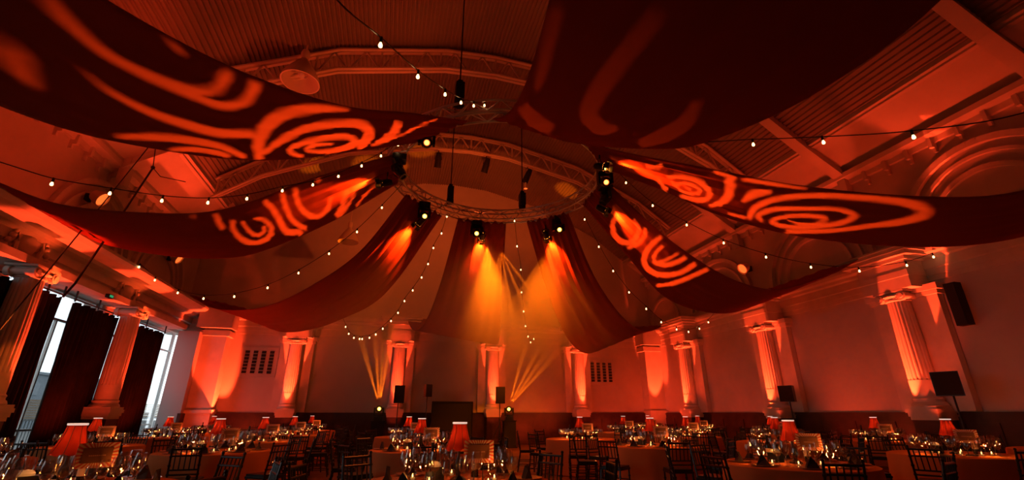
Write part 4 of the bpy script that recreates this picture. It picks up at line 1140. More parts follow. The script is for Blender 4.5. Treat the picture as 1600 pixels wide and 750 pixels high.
        [(-0.0933,0.0158,-0.1051,0.0188),(-0.0663,0.0198,-0.0947,0.0314),(-0.0655,0.0198,-0.0579,0.0301),(-0.0548,0.0143,-0.0269,0.0164),(-0.0314,0.0018,-0.0181,0.0077),(-0.025,-0.0058,-0.0,-0.0052),(-0.0209,-0.0132,0.0065,-0.014),(-0.0136,-0.022,0.01,-0.0219),(-0.0041,-0.0316,0.013,-0.0297),(0.0021,-0.0402,0.0173,-0.038),(0.0043,-0.0475,0.0209,-0.046),(0.0064,-0.0547,0.0279,-0.0549),(0.0083,-0.0616,0.0325,-0.0628),(0.0103,-0.0684,0.0342,-0.0695),(0.0135,-0.0755,0.0359,-0.076),(0.0162,-0.0823,0.0373,-0.0824),(0.0186,-0.0889,0.0386,-0.0888),(0.0235,-0.0963,0.0394,-0.095),(0.0266,-0.1031,0.0397,-0.1011),(0.0279,-0.1094,0.0396,-0.1071),(0.0253,-0.115,0.0391,-0.1134),(0.0159,-0.1207,0.0377,-0.1211),(0.0087,-0.1271,0.0343,-0.1288),(0.0041,-0.1299,0.0272,-0.1358),(0.0114,-0.1291,-0.0022,-0.1363),(0.0022,-0.1266,-0.0222,-0.1309),(-0.0083,-0.122,-0.034,-0.1256),(-0.0251,-0.1145,-0.0413,-0.1203),(-0.0298,-0.1101,-0.0465,-0.1151),(-0.0338,-0.1052,-0.065,-0.1058),(-0.0379,-0.0998,-0.0707,-0.0995),(-0.0419,-0.0941,-0.0745,-0.0934),(-0.0511,-0.0864,-0.0784,-0.0868),(-0.0638,-0.0774,-0.0851,-0.0791),(-0.0684,-0.0705,-0.0975,-0.0695),(-0.0714,-0.0636,-0.101,-0.0622),(-0.0738,-0.0564,-0.1038,-0.0547),(-0.0773,-0.0484,-0.1062,-0.0468),(-0.0811,-0.0399,-0.108,-0.0385),(-0.0839,-0.0312,-0.1092,-0.03),(-0.087,-0.0219,-0.1098,-0.0207),(-0.0795,-0.0124,-0.1076,-0.0083),(-0.0735,-0.0079,-0.0999,0.0028),(-0.0852,-0.0074,-0.0641,-0.0036),(-0.0676,-0.0169,-0.0371,-0.0177),(-0.053,-0.0275,-0.0292,-0.027),(-0.0374,-0.0381,-0.0249,-0.0344),(-0.0332,-0.0452,-0.0213,-0.0416),(-0.03,-0.0523,-0.0131,-0.0504),(-0.0276,-0.0592,-0.0057,-0.0591),(-0.0258,-0.066,-0.0009,-0.067),(-0.0247,-0.0727,0.0006,-0.074),(-0.0246,-0.0806,0.0012,-0.082),(-0.0257,-0.0886,0.0005,-0.0903),(-0.0276,-0.0935,-0.0028,-0.0978),(-0.0214,-0.0929,-0.0311,-0.0989),(-0.0323,-0.0892,-0.0437,-0.0937),(-0.0392,-0.0839,-0.0666,-0.0823),(-0.0423,-0.0779,-0.0698,-0.0754),(-0.0495,-0.0695,-0.0714,-0.0681),(-0.0563,-0.0605,-0.072,-0.0604),(-0.0585,-0.0526,-0.072,-0.0524),(-0.056,-0.0453,-0.068,-0.044),(-0.0411,-0.0407,-0.0603,-0.036)],
    ]),
    'D6': ((2.45, 12.6, 0.5), (0.6743, -0.1837, 0.7152), [
        [(0.0642,0.2373,0.0679,0.2189),(0.0178,0.2382,0.0319,0.218),(-0.0084,0.2376,-0.0022,0.2168),(-0.0549,0.2311,-0.0244,0.2108),(-0.0855,0.2157,-0.0488,0.1988),(-0.1058,0.1949,-0.0597,0.1837),(-0.1063,0.1695,-0.0619,0.1665),(-0.1035,0.1423,-0.059,0.1481),(-0.0718,0.1193,-0.0374,0.1355),(-0.0252,0.1051,-0.0167,0.1255),(0.0166,0.1009,0.0156,0.1213),(0.0579,0.1064,0.0502,0.1239),(0.091,0.1187,0.0635,0.131),(0.0993,0.1379,0.0736,0.1441),(0.1035,0.1575,0.0919,0.1614)],
        [(-0.1052,0.1131,-0.0973,0.1222),(-0.0583,0.0964,-0.0361,0.1087),(-0.0137,0.0823,-0.0029,0.0993),(0.0431,0.0786,0.0427,0.0964),(0.0847,0.0829,0.0633,0.0987),(0.1071,0.1007,0.0977,0.1086)],
        [(0.1265,0.0419,0.1202,0.0286),(0.097,0.049,0.0891,0.0331),(0.0661,0.0547,0.0595,0.0358),(0.0404,0.0569,0.0386,0.0363),(-0.0006,0.057,0.0011,0.0352),(-0.0411,0.0533,-0.0332,0.0314),(-0.0863,0.0432,-0.0508,0.024),(-0.1249,0.0245,-0.0817,0.0112),(-0.1393,0.0013,-0.0926,-0.0025),(-0.1399,-0.023,-0.0924,-0.0187),(-0.1247,-0.0461,-0.0775,-0.0366),(-0.1093,-0.0657,-0.0637,-0.052),(-0.0785,-0.0816,-0.0526,-0.0656),(-0.0613,-0.0953,-0.0279,-0.0781),(-0.0319,-0.1065,-0.0104,-0.0888),(-0.0093,-0.1154,0.0168,-0.0972),(0.0203,-0.1214,0.0322,-0.1026),(0.0444,-0.1248,0.0607,-0.106),(0.0687,-0.127,0.0814,-0.1085),(0.0972,-0.1287,0.1071,-0.1109)],
        [(0.0856,0.0156,0.0822,0.0037),(0.0515,0.0188,0.0486,0.0056),(0.0278,0.0209,0.0292,0.0064),(-0.0184,0.0156,-0.0051,0.0016),(-0.051,-0.003,-0.0205,-0.0078),(-0.0487,-0.027,-0.0132,-0.0193),(-0.0274,-0.0474,-0.0011,-0.0347),(-0.0067,-0.0617,0.0239,-0.046),(0.025,-0.0716,0.038,-0.0553),(0.0462,-0.0789,0.0656,-0.0627),(0.0725,-0.0842,0.0841,-0.0683),(0.1019,-0.0878,0.1105,-0.0719)],
        [(-0.0264,-0.022,-0.0174,-0.0153),(0.0036,-0.0336,0.0188,-0.0248),(0.0353,-0.0442,0.0422,-0.033),(0.0686,-0.05,0.074,-0.0408),(0.0976,-0.0544,0.1052,-0.0477)],
        [(-0.1839,-0.0877,-0.1662,-0.0773),(-0.1616,-0.1015,-0.1356,-0.0896),(-0.1307,-0.1145,-0.111,-0.1007),(-0.1035,-0.126,-0.0764,-0.11),(-0.0741,-0.1347,-0.054,-0.1181),(-0.0444,-0.1418,-0.0268,-0.1252),(-0.0202,-0.1478,0.0053,-0.1313),(0.0107,-0.1531,0.0235,-0.1368),(0.0288,-0.158,0.0487,-0.1419),(0.0552,-0.1621,0.0679,-0.1467),(0.0752,-0.1657,0.0939,-0.1508),(0.0994,-0.1688,0.1106,-0.1547)],
    ]),
    'D8': ((2.6, 11.4, 0.5), (-0.0415, -0.8406, 0.54), [
        [(0.099,0.1681,0.0934,0.0954),(0.0883,0.1968,0.0841,0.105),(0.0676,0.2784,0.0719,0.1309),(0.0532,0.2953,0.0636,0.1362),(0.0269,0.354,0.0557,0.1384),(0.0159,0.3319,0.0478,0.1326),(-0.0187,0.4186,0.0347,0.1445),(-0.0255,0.3806,0.0186,0.1653)],
        [(0.012,-0.1019,-0.0066,-0.1033),(0.013,-0.1,-0.0059,-0.1015),(0.014,-0.098,-0.0053,-0.0995),(0.015,-0.096,-0.0047,-0.0974),(0.016,-0.0938,-0.004,-0.0952),(0.017,-0.0915,-0.0034,-0.0928),(0.0179,-0.089,-0.0029,-0.0903),(0.019,-0.0866,-0.0023,-0.0877),(0.0201,-0.0841,-0.0019,-0.0848),(0.0211,-0.0814,-0.0014,-0.0818),(0.0221,-0.0785,-0.001,-0.0786),(0.023,-0.0755,-0.0005,-0.0751),(0.0238,-0.0721,-0.0001,-0.0715),(0.0247,-0.0686,0.0002,-0.0675),(0.0255,-0.0647,0.0005,-0.0634),(0.0263,-0.0606,0.0007,-0.0589),(0.0269,-0.056,0.0007,-0.0542),(0.0275,-0.0511,0.0006,-0.0491),(0.0278,-0.0457,0.0004,-0.0436),(0.0278,-0.0397,0.0002,-0.0377),(0.0277,-0.0331,-0.0003,-0.0313),(0.0272,-0.0256,-0.0011,-0.0246),(0.0263,-0.0171,-0.0022,-0.0174),(0.0249,-0.0079,-0.0037,-0.0095),(0.0229,0.0032,-0.0056,-0.0003),(0.0197,0.018,-0.0083,0.0103),(0.0139,0.0352,-0.0104,0.0171),(0.0018,0.0553,-0.0107,0.0181),(-0.0194,0.0871,-0.015,0.024),(-0.0344,0.0954,-0.0224,0.0302),(-0.0476,0.0963,-0.0296,0.0333),(-0.0679,0.1117,-0.0339,0.0339),(-0.0696,0.0871,-0.0387,0.0316),(-0.0686,0.0653,-0.0446,0.025),(-0.069,0.0495,-0.0532,0.0236)],
        [(-0.1014,-0.0679,-0.1181,-0.0639),(-0.1051,-0.061,-0.1239,-0.0575),(-0.1095,-0.0532,-0.1296,-0.0519),(-0.1134,-0.0458,-0.1354,-0.046),(-0.1159,-0.0395,-0.1423,-0.0373),(-0.1171,-0.034,-0.1488,-0.0259),(-0.1184,-0.0279,-0.1534,-0.0134),(-0.1187,-0.0212,-0.1578,0.0008),(-0.1184,-0.0141,-0.1616,0.0154),(-0.1179,-0.0063,-0.164,0.0289),(-0.1179,0.0023,-0.1656,0.0424),(-0.1185,0.0117,-0.1662,0.0566),(-0.1189,0.0224,-0.1675,0.0733),(-0.1197,0.0348,-0.171,0.0946),(-0.1214,0.0498,-0.1745,0.1168),(-0.1232,0.0657,-0.1794,0.1424)],
        [(0.1062,-0.0697,0.0912,-0.0746),(0.1062,-0.0666,0.091,-0.0718),(0.1062,-0.0634,0.0908,-0.0687),(0.1062,-0.0599,0.0905,-0.0655),(0.1062,-0.0562,0.0902,-0.062),(0.1061,-0.0521,0.0899,-0.0584),(0.1059,-0.0478,0.0894,-0.0544),(0.1057,-0.0432,0.089,-0.0502),(0.1051,-0.0384,0.0888,-0.0455),(0.1043,-0.0333,0.0885,-0.0405),(0.1034,-0.0278,0.0881,-0.0351),(0.1025,-0.0218,0.0876,-0.0291),(0.1015,-0.0154,0.0871,-0.0227),(0.1005,-0.0085,0.0866,-0.0155),(0.0994,-0.001,0.086,-0.0076),(0.0981,0.0071,0.0857,0.0014),(0.0968,0.016,0.086,0.0115),(0.0954,0.0262,0.0863,0.0225),(0.0938,0.038,0.0865,0.0348)],
    ]),
}


def gobo_plate(strips, rows=380, dist=0.10, margin=0.9):
    """thin metal plate with the pattern cut out of it, lying across the beam (scanline runs between the cuts)"""
    tris = []
    for r in strips:
        for (a, b_, c, d), (a2, b2, c2, d2) in zip(r[:-1], r[1:]):
            tris.append(((a, b_), (a2, b2), (c2, d2), (c, d)))
    v0 = min(p[1] for q in tris for p in q) - 0.003
    v1 = max(p[1] for q in tris for p in q) + 0.003
    h = (v1 - v0) / rows
    mb = MB()

    def quad(x0, x1, y0, y1):
        mb.add([(x0 * dist, y0 * dist, -dist), (x1 * dist, y0 * dist, -dist), (x1 * dist, y1 * dist, -dist), (x0 * dist, y1 * dist, -dist)], [(0, 1, 2, 3)])

    for i in range(rows):
        y = v0 + (i + 0.5) * h
        cuts = []
        for q in tris:
            ys = [p[1] for p in q]
            if min(ys) > y or max(ys) < y:
                continue
            xs = []
            for k in range(4):
                (xa, ya), (xb, yb) = q[k], q[(k + 1) % 4]
                if (ya - y) * (yb - y) < 0:
                    xs.append(xa + (xb - xa) * (y - ya) / (yb - ya))
            if len(xs) >= 2:
                cuts.append((min(xs), max(xs)))
        cuts.sort()
        x = -margin
        for a, b_ in cuts:
            if a > x:
                quad(x, a, v0 + i * h, v0 + (i + 1) * h)
            x = max(x, b_)
        quad(x, margin, v0 + i * h, v0 + (i + 1) * h)
    quad(-margin, margin, -margin, v0)
    quad(-margin, margin, v1, margin)
    return mb


GLAB = {'D1': 'black pattern projector on the aisle floor aimed at the large swirl drape', 'D2': 'black pattern projector on the aisle floor aimed at the hooked-pattern drape',
        'D6': 'black pattern projector on the aisle floor aimed at the nested-hook drape', 'D7': 'black pattern projector on the aisle floor aimed at the wide-spiral drape',
        'D8': 'black pattern projector on the aisle floor aimed at the big near drape'}
for kd, (loc, ax, strips) in GOBO.items():
    t = thing('pattern_projector', GLAB[kd], 'projector', loc, 0, 'pattern projectors on the aisle floor')
    R = Vector(ax).to_track_quat('-Z', 'Y').to_matrix()
    g = gobo_plate(strips)
    g.v = [tuple(R @ Vector(p)) for p in g.v]
    g.build('pattern_plate', M['blackmatte'], t, False)
    b = MB()
    b.lathe([(0.01, 0.16), (0.085, 0.15), (0.105, 0.05), (0.105, -0.10), (0.13, -0.11), (0.13, -0.13), (0.12, -0.13), (0.10, -0.09), (0.095, 0.05), (0.01, 0.14)], n=22, M=R)
    b.build('barrel', M['black'], t)
    b = MB()
    s = R @ Vector((1, 0, 0))
    s = Vector((s.x, s.y, 0)).normalized()
    b.tube([s * 0.12, s * 0.15 + Vector((0, 0, -0.2)), Vector((0, 0, -0.26)), s * -0.15 + Vector((0, 0, -0.2)), s * -0.12], 0.014, 6)
    b.cyl((0, 0, -0.26), (0, 0, -0.45), 0.02, n=8)
    b.lathe([(0.001, -0.45), (0.13, -0.45), (0.15, -0.495), (0.001, -0.495)], n=20)
    b.build('floor_stand', M['black'], t)
    ext = max(max(math.hypot(q[0], q[1]), math.hypot(q[2], q[3])) for r in strips for q in r)
    spot(Vector(loc), Vector(loc) + Vector(ax), GOBO_W[kd], GOBO_C, math.degrees(2 * math.atan(ext + 0.06)), 0.1, 0.0005, 'pattern_beam')

# rope with bridle and speaker lead in front of the window columns
def rope(name, pts, r, lab):
    b = MB()
    o0 = Vector(pts[0])
    b.tube([Vector(p) - o0 for p in pts], r, 6)
    # knots / shackles where it is tied off
    b.sphere((0, 0, 0), r * 2.2, 8, 5)
    o = b.build(name, M['black'], None, True, o0)
    tag(o, lab, 'rope', 'rigging ropes by the windows')


rope('rigging_rope', [(-7.2, 13.4, 9.45), (-7.2, 13.32, 8.34), (-7.2, 11.85, 5.11), (-7.2, 10.78, 2.83), (-7.2, 10.5, 2.3)], 0.014, 'thin black rope slanting down past the first window column')
rope('rigging_rope', [(-7.2, 13.86, 8.03), (-7.2, 13.21, 6.32), (-7.2, 12.34, 4.14), (-7.25, 12.2, 3.8)], 0.026, 'thicker black rope slanting to the top of the bright window gap')
rope('rigging_rope', [(-7.2, 13.4, 9.45), (-7.2, 13.86, 8.03), (-7.2, 14.35, 8.0), (-6.9, 15.2, 8.3)], 0.014, 'short black bridle rope at the head of the thick rope')

# ------------------------------------------------------------------ curtains on the window wall
def curtain(y0, y1, lab, top=4.20):
    t = thing('curtain', lab, 'curtain', (-8.45, y0, 0), 0, 'dark window curtains')
    NU, NVv = max(24, int((y1 - y0) * 34)), 14
    vs = []
    for i in range(NU + 1):
        y = (y1 - y0) * i / NU
        for j in range(NVv + 1):
            z = 0.06 + (top - 0.06) * j / NVv
            amp = 0.05 + 0.015 * math.sin(3 * y)
            dx = amp * math.sin(y * 36 + 0.5 * math.sin(z * 1.3)) + 0.02 * math.sin(7 * y + z)
            if j == NVv:
                z -= 0.05 * (0.5 + 0.5 * math.cos(y * 18))
            vs.append((dx, y, z))
    fs = [(i * (NVv + 1) + j, (i + 1) * (NVv + 1) + j, (i + 1) * (NVv + 1) + j + 1, i * (NVv + 1) + j + 1) for i in range(NU) for j in range(NVv)]
    o = MB().add(vs, fs).build('curtain_panel', M['curtain'], t)
    md = o.modifiers.new('thickness', 'SOLIDIFY')
    md.thickness = 0.01
    b = MB()
    b.cyl((0, -0.05, 4.25), (0, y1 - y0 + 0.05, 4.25), 0.018, n=8)
    for s in (0.0, 0.5, 1.0):
        b.box((0, (y1 - y0) * s, 4.42), (0.03, 0.04, 0.46))
    b.build('curtain_rail', M['black'], t)
    b = MB()
    k = 0.0
    while k <= y1 - y0 + 1e-6:
        b.cyl((0, k, 4.25), (0, k, top - 0.02), 0.006, n=5)
        k += 2 * PI / 18
    b.build('curtain_hooks', M['alloy'], t)


curtain(8.2, 12.7, 'dark curtain at the picture edge beside the first window column')
curtain(13.0, 14.22, 'narrow dark curtain between the first window column and the bright gap')
curtain(14.72, 16.9, 'wide dark curtain between the bright gap and the second window column')
curtain(17.3, 20.25, 'dark curtain between the second window column and the corner window gap')

# ------------------------------------------------------------------ outside the windows
b = MB()
b.box((-60, 40, -0.08), (102, 160, 0.1))
struct('terrace_ground', b, M['concrete'])
t = thing('building', 'grey low building with windows outside the bright window gap', 'building', (-34, 50, 0))
b = MB()
b.box((0, 0, 2.4), (4, 44, 4.8))
b.build('wall', M['bld'], t, False)
for i in range(12):
    for z in (1.4, 3.5):
        b = MB()
        b.box((2.03, -20 + i * 3.4, z), (0.06, 2.2, 1.1))
        b.build('window', M['bldglass'], t, False)
b = MB()
b.box((0, 0, 4.9), (4.4, 44.4, 0.22))
b.build('roof', M['bld'], t, False)
t = thing('timber_fence', 'pale slatted timber fence outside behind the curtained windows', 'fence', (-12.6, 24, 0))
b = MB()
for i in range(8):
    b.box((0, 0, 1.2 + i * 0.085), (0.03, 18, 0.065))
b.build('slats', M['slat'], t, False)
for i in range(7):
    b = MB()
    b.box((-0.05, -9 + i * 3, 0.9), (0.07, 0.09, 1.8))
    b.build('post', M['slat'], t, False)
t = thing('balcony_railing', 'dark metal railing outside below the timber fence', 'railing', (-11.4, 24, 0))
b = MB()
b.box((0, 0, 1.15), (0.06, 18, 0.06))
b.box((0, 0, 0.2), (0.04, 18, 0.04))
b.build('rails', M['rail'], t, False)
b = MB()
for i in range(120):
    b.box((0, -9 + i * 0.151, 0.65), (0.02, 0.02, 0.95))
b.build('balusters', M['rail'], t, False)

# ------------------------------------------------------------------ on the back and right walls
for p, lab in (((-5.54, 22.38, 3.43), 'slotted wall vent with four dark columns on the back wall, window side'),
               ((10.53, 22.38, 3.33), 'slotted wall vent with four dark columns on the back wall, under the low drape')):
    t = thing('wall_vent', lab, 'vent', p, 0, 'slotted wall vents')
    b = MB()
    b.box((0, 0.0, 0), (1.5, 0.05, 1.25))
    b.build('vent_plate', M['plaster'], t, False)
    for i in range(4):
        b = MB()
        for j in range(7):
            b.box((-0.49 + i * 0.325, -0.035, -0.42 + j * 0.14), (0.17, 0.03, 0.105))
            b.box((-0.49 + i * 0.325, -0.052, -0.42 + j * 0.14 + 0.03), (0.18, 0.02, 0.012))
        b.build('slot_column', M['blackmatte'], t, False)

t = thing('wall_speaker', 'tall narrow dark column speaker tilted on the right wall', 'speaker', (13.45, 7.95, 3.88))
b = MB()
b.box((0, 0, 0), (0.22, 0.26, 1.05))
b.build('cabinet', M['fabric'], t, False)
b = MB()
b.box((-0.115, 0, 0), (0.015, 0.22, 1.0))
b.build('grille', M['blackmatte'], t, False)
b = MB()
b.bar((0.08, 0, 0.25), (0.26, 0, 0.25), 0.08, 0.08)
b.bar((0.08, 0, -0.25), (0.26, 0, -0.25), 0.08, 0.08)
b.build('bracket', M['black'], t, False)


def stand_speaker(x, y, rz, w_, h_, zc, lab):
    t = thing('stand_speaker', lab, 'speaker', (x, y, 0), rz, 'loudspeakers on stands')
    b = MB()
    d = w_ * 0.9
    b.sweep([(-w_ / 2, -d / 2), (w_ / 2, -d / 2), (w_ * 0.32, d / 2), (-w_ * 0.32, d / 2)], zc - h_ / 2, zc + h_ / 2, 'y')
    b.v = [(p[0], p[2], p[1]) for p in b.v]
    b.f = [tuple(reversed(f)) for f in b.f]
    b.build('cabinet', M['black'], t, False)
    b = MB()
    b.box((0, -d / 2 - 0.008, zc), (w_ * 0.93, 0.016, h_ * 0.94))
    b.build('grille', M['fabric'], t, False)
    b = MB()
    b.cyl((0, 0, 0.75), (0, 0, zc - h_ / 2 + 0.02), 0.019, n=10)
    b.cyl((0, 0, 0.35), (0, 0, 1.15), 0.026, n=10)
    b.cyl((0, 0, 1.08), (0, 0, 1.16), 0.036, n=10)
    b.build('pole', M['black'], t)
    for k in range(3):
        a = 2 * PI * k / 3 + 0.5
        b = MB()
        b.cyl((0, 0, 0.95), (0.48 * math.cos(a), 0.48 * math.sin(a), 0.03), 0.014, n=8)
        b.cyl((0, 0, 0.42), (0.26 * math.cos(a), 0.26 * math.sin(a), 0.46), 0.009, n=6)
        b.sphere((0.48 * math.cos(a), 0.48 * math.sin(a), 0.025), 0.025, 8, 5)
        b.build('leg', M['black'], t)


stand_speaker(0.42, 19.5, 0.1, 0.40, 0.66, 2.06, 'black stand speaker on the window side of the dark screen')
stand_speaker(1.60, 20.4, 0.5, 0.30, 0.50, 2.25, 'smaller black stand speaker just beside the dark screen')
stand_speaker(4.52, 19.5, -0.1, 0.40, 0.66, 2.06, 'black stand speaker in front of the centre column')
stand_speaker(12.8, 13.06, -1.15, 0.44, 0.50, 1.96, 'black stand speaker before the middle right-wall column')
stand_speaker(12.35, 8.0, -1.2, 0.50, 0.52, 1.98, 'largest black stand speaker, right of the lit column')
stand_speaker(-7.2, 10.45, 1.0, 0.42, 0.60, 1.95, 'black stand speaker cut by the picture edge under the thin rope')

t = thing('dark_screen', 'wide black flat-topped screen standing before the back wall', 'screen', (2.8, 21.3, 0))
b = MB()
b.box((0, 0, 1.0), (1.75, 0.12, 1.66))
b.build('panel', M['blackmatte'], t, False)
b = MB()
for sx, sz, w_, h_ in ((0, 1.82, 1.80, 0.05), (0, 0.18, 1.80, 0.05), (-0.88, 1.0, 0.05, 1.68), (0.88, 1.0, 0.05, 1.68)):
    b.box((sx, -0.02, sz), (w_, 0.17, h_))
b.build('frame', M['black'], t, False)
for sx in (-0.7, 0.7):
    b = MB()
    b.box((sx, 0, 0.09), (0.08, 0.7, 0.18))
    b.build('foot', M['black'], t, False)

# amber moving heads on black plinths by the back wall
for x, lab, tgs in ((-0.29, 'moving head on a plinth throwing amber beams up the back wall, window side', [(-2.7, 19.5, 8.0), (-1.3, 20.0, 8.0), (0.2, 19.6, 8.0), (-0.5, 20.4, 8)]),
                    (5.16, 'moving head on a plinth throwing amber beams up beside the centre speaker', [(7.6, 19.7, 6.4), (9.4, 19.8, 6.2), (6.6, 20.0, 7.0), (8.4, 20.2, 6.0)])):
    t = thing('plinth', 'black plinth under the ' + ('window-side' if x < 0 else 'centre') + ' amber moving head', 'plinth', (x, 20.5, 0), 0, 'moving head plinths')
    b = MB()
    b.box((0, 0, 0.52), (0.5, 0.5, 1.04))
    b.build('body', M['blackmatte'], t, False)
    b = MB()
    b.box((0, 0, 1.06), (0.56, 0.56, 0.05))
    b.box((0, 0, 0.02), (0.6, 0.6, 0.04))
    b.build('plate', M['black'], t, False)
    p = Vector((x, 20.5, 1.52))
    moving_head(p, (0.2, 0.5, 2.0), lab, 'lens_amber', 'moving heads on plinths', hang=False)
    for k, tg in enumerate(tgs):
        d = (Vector(tg) - p).normalized()
        spot(p + Vector((0, -0.02, 0.10)) + d * 0.22, tg, 7000, AMBER, 8, 0.7, 0.02, 'amber_beam')

# small green exit glow and fittings by the window cornice
t = thing('exit_lamp', 'tiny green lamp on the curtain rail above the wide dark curtain', 'lamp', (-7.9, 15.1, 4.46))
b = MB()
b.box((0, 0, 0), (0.10, 0.22, 0.10))
b.build('housing', M['black'], t, False)
b = MB()
b.box((0.053, 0, 0), (0.012, 0.16, 0.06))
b.build('lens', M['green'], t, False)

# ------------------------------------------------------------------ red uplights on the columns
for y in COLS_L[2:]:
    spot((-7.2, y + 1.0, 0.3), (-8.0, y + 0.2, 4.0), 2600, RED, 34, 0.4, 0.05, 'column_uplight')
    spot((-7.3, y + 0.5, 3.9), (-8.5, y, 5.0), 110, (1, 0.07, 0.012), 60, 0.8, 0.05, 'cartouche_uplight')
for x in COLS_B:
    spot((x, 21.0, 0.25), (x, 21.66, 2.75), 5200, RED, 17, 0.15, 0.03, 'column_uplight')
    spot((x, 20.6, 0.25), (x, 22.0, 4.4), 500, RED, 44, 0.9, 0.05, 'pilaster_fill')  # added broad fill over pilaster and entablature
for i, y in enumerate(COLS_R[1:]):
    spot((12.42, y + (0.5 if i == 0 else 0), 0.25), (12.98, y, 2.75), (5200, 4600, 4600)[i], RED, 18, 0.15, 0.03, 'column_uplight')
    spot((12.42, y + 0.8, 0.25), (13.3, y + 0.1, 4.9), 420, RED, 44, 0.9, 0.05, 'pilaster_fill')  # added fill pair, one each side, to even out the pilaster
    spot((12.42, y - 0.8, 0.25), (13.3, y - 0.1, 4.9), 420, RED, 44, 0.9, 0.05, 'pilaster_fill')
spot((12.9, 20.9, 0.25), (13.3, 21.8, 4.0), 3400, RED, 24, 0.4, 0.04, 'column_uplight')
spot((-5.9, 21.5, 0.3), (-7.1, 22.1, 3.4), 4200, RED, 34, 0.4, 0.04, 'column_uplight')
for x in COLS_B + (13.3,):
    spot((x, 20.6, 0.9), (x, 21.6, 1.42), 16, RED, 55, 0.6, 0.04, 'pedestal_glow')
spot((-6.6, 20.9, 0.9), (-6.9, 22.0, 1.42), 16, RED, 55, 0.6, 0.04, 'pedestal_glow')
# strong red uplighter on the big right-hand entablature, raking the cove and the ribbed roof
spot((12.75, 8.7, 5.75), (12.1, 5.6, 9.4), 210, RED, 70, 0.3, 0.05, 'cornice_uplight')
spot((12.75, 9.7, 5.75), (12.2, 10.4, 9.4), 120, RED, 60, 0.3, 0.05, 'cornice_uplight')

# ------------------------------------------------------------------ haze in the back half of the hall
hz = bpy.data.materials.new('stage_haze')
hz.use_nodes = True
nt = hz.node_tree
nt.nodes.clear()
out = nt.nodes.new('ShaderNodeOutputMaterial')
vsn = nt.nodes.new('ShaderNodeVolumeScatter')
vsn.inputs['Color'].default_value = (0.9, 0.9, 0.9, 1)
vsn.inputs['Anisotropy'].default_value = 0.2
tcn = nt.nodes.new('ShaderNodeTexCoord')
mpn = nt.nodes.new('ShaderNodeMapping')          # soft ellipsoid of haze, thinning out to nothing at its edge
mpn.vector_type = 'POINT'
mpn.inputs['Location'].default_value = (-HZC[0] / HZR[0], -HZC[1] / HZR[1], -HZC[2] / HZR[2])
mpn.inputs['Scale'].default_value = (1 / HZR[0], 1 / HZR[1], 1 / HZR[2])
lnn = nt.nodes.new('ShaderNodeVectorMath')
lnn.operation = 'LENGTH'
rmn = nt.nodes.new('ShaderNodeMapRange')
rmn.inputs['From Min'].default_value = 1.0
rmn.inputs['From Max'].default_value = 0.25
rmn.inputs['To Min'].default_value = 0.0
rmn.inputs['To Max'].default_value = HAZE
nt.links.new(tcn.outputs['Object'], mpn.inputs['Vector'])
nt.links.new(mpn.outputs[0], lnn.inputs[0])
nt.links.new(lnn.outputs['Value'], rmn.inputs['Value'])
nt.links.new(rmn.outputs[0], vsn.inputs['Density'])
nt.links.new(vsn.outputs[0], out.inputs['Volume'])
b = MB()
b.sphere((0, 0, 0), 1.0, 24, 14)
b.v = [(HZC[0] + q[0] * HZR[0], HZC[1] + q[1] * HZR[1], HZC[2] + q[2] * HZR[2]) for q in b.v]
o = b.build('haze', hz, None, False)
tag(o, 'thin amber-lit stage haze hanging before the back wall', 'haze', kind='stuff')
for c, r_ in (((3.8, 15.7, 5.1), (3.4, 2.3, 2.3)), ((-0.8, 20.3, 2.9), (2.3, 1.3, 2.5)), ((6.2, 20.2, 2.6), (2.5, 1.3, 2.2))):
    m2 = hz.copy()
    for nd in m2.node_tree.nodes:
        if nd.bl_idname == 'ShaderNodeMapping':
            nd.inputs['Location'].default_value = (-c[0] / r_[0], -c[1] / r_[1], -c[2] / r_[2])
            nd.inputs['Scale'].default_value = (1 / r_[0], 1 / r_[1], 1 / r_[2])
        if nd.bl_idname == 'ShaderNodeMapRange':
            nd.inputs['To Max'].default_value = 0.36 if c[0] < 5 and c[0] > 0 else 0.22
    b = MB()
    b.sphere((0, 0, 0), 1.0, 20, 12)
    b.v = [(c[0] + q[0] * r_[0], c[1] + q[1] * r_[1], c[2] + q[2] * r_[2]) for q in b.v]
    o = b.build('haze', m2, None, False)
    tag(o, 'puff of haze catching amber beams ' + ('on the window side' if c[0] < 0 else 'beside the centre speaker' if c[0] > 5 else 'under the far side of the ring'), 'haze', kind='stuff')
# amber washes from the far-side moving heads down through the haze
for p, tg, w_, a in (((2.75, 14.0, 6.55), (4.2, 18.5, 2.0), 5000, 50), ((4.75, 13.2, 6.6), (5.2, 18.0, 2.0), 3500, 50)):
    spot(p, tg, w_, AMBER, a, 0.9, 0.03, 'amber_wash')
for tg in ((2.6, 18, 1.6), (3.4, 18, 2.2), (4.2, 18, 2.6), (5.2, 18, 2.4), (6.4, 18, 2.8), (7.8, 18, 3.2)):
    spot((3.3, 14.3, 6.55), tg, 8500, AMBER, 5, 0.6, 0.02, 'amber_ray')
for tg in ((2.6, 18, 2.4), (4.2, 18, 2.0), (8.4, 17.6, 2.0), (9.6, 17.6, 2.8)):
    spot((4.75, 13.5, 6.5), tg, 5000, AMBER, 5, 0.6, 0.02, 'amber_ray')


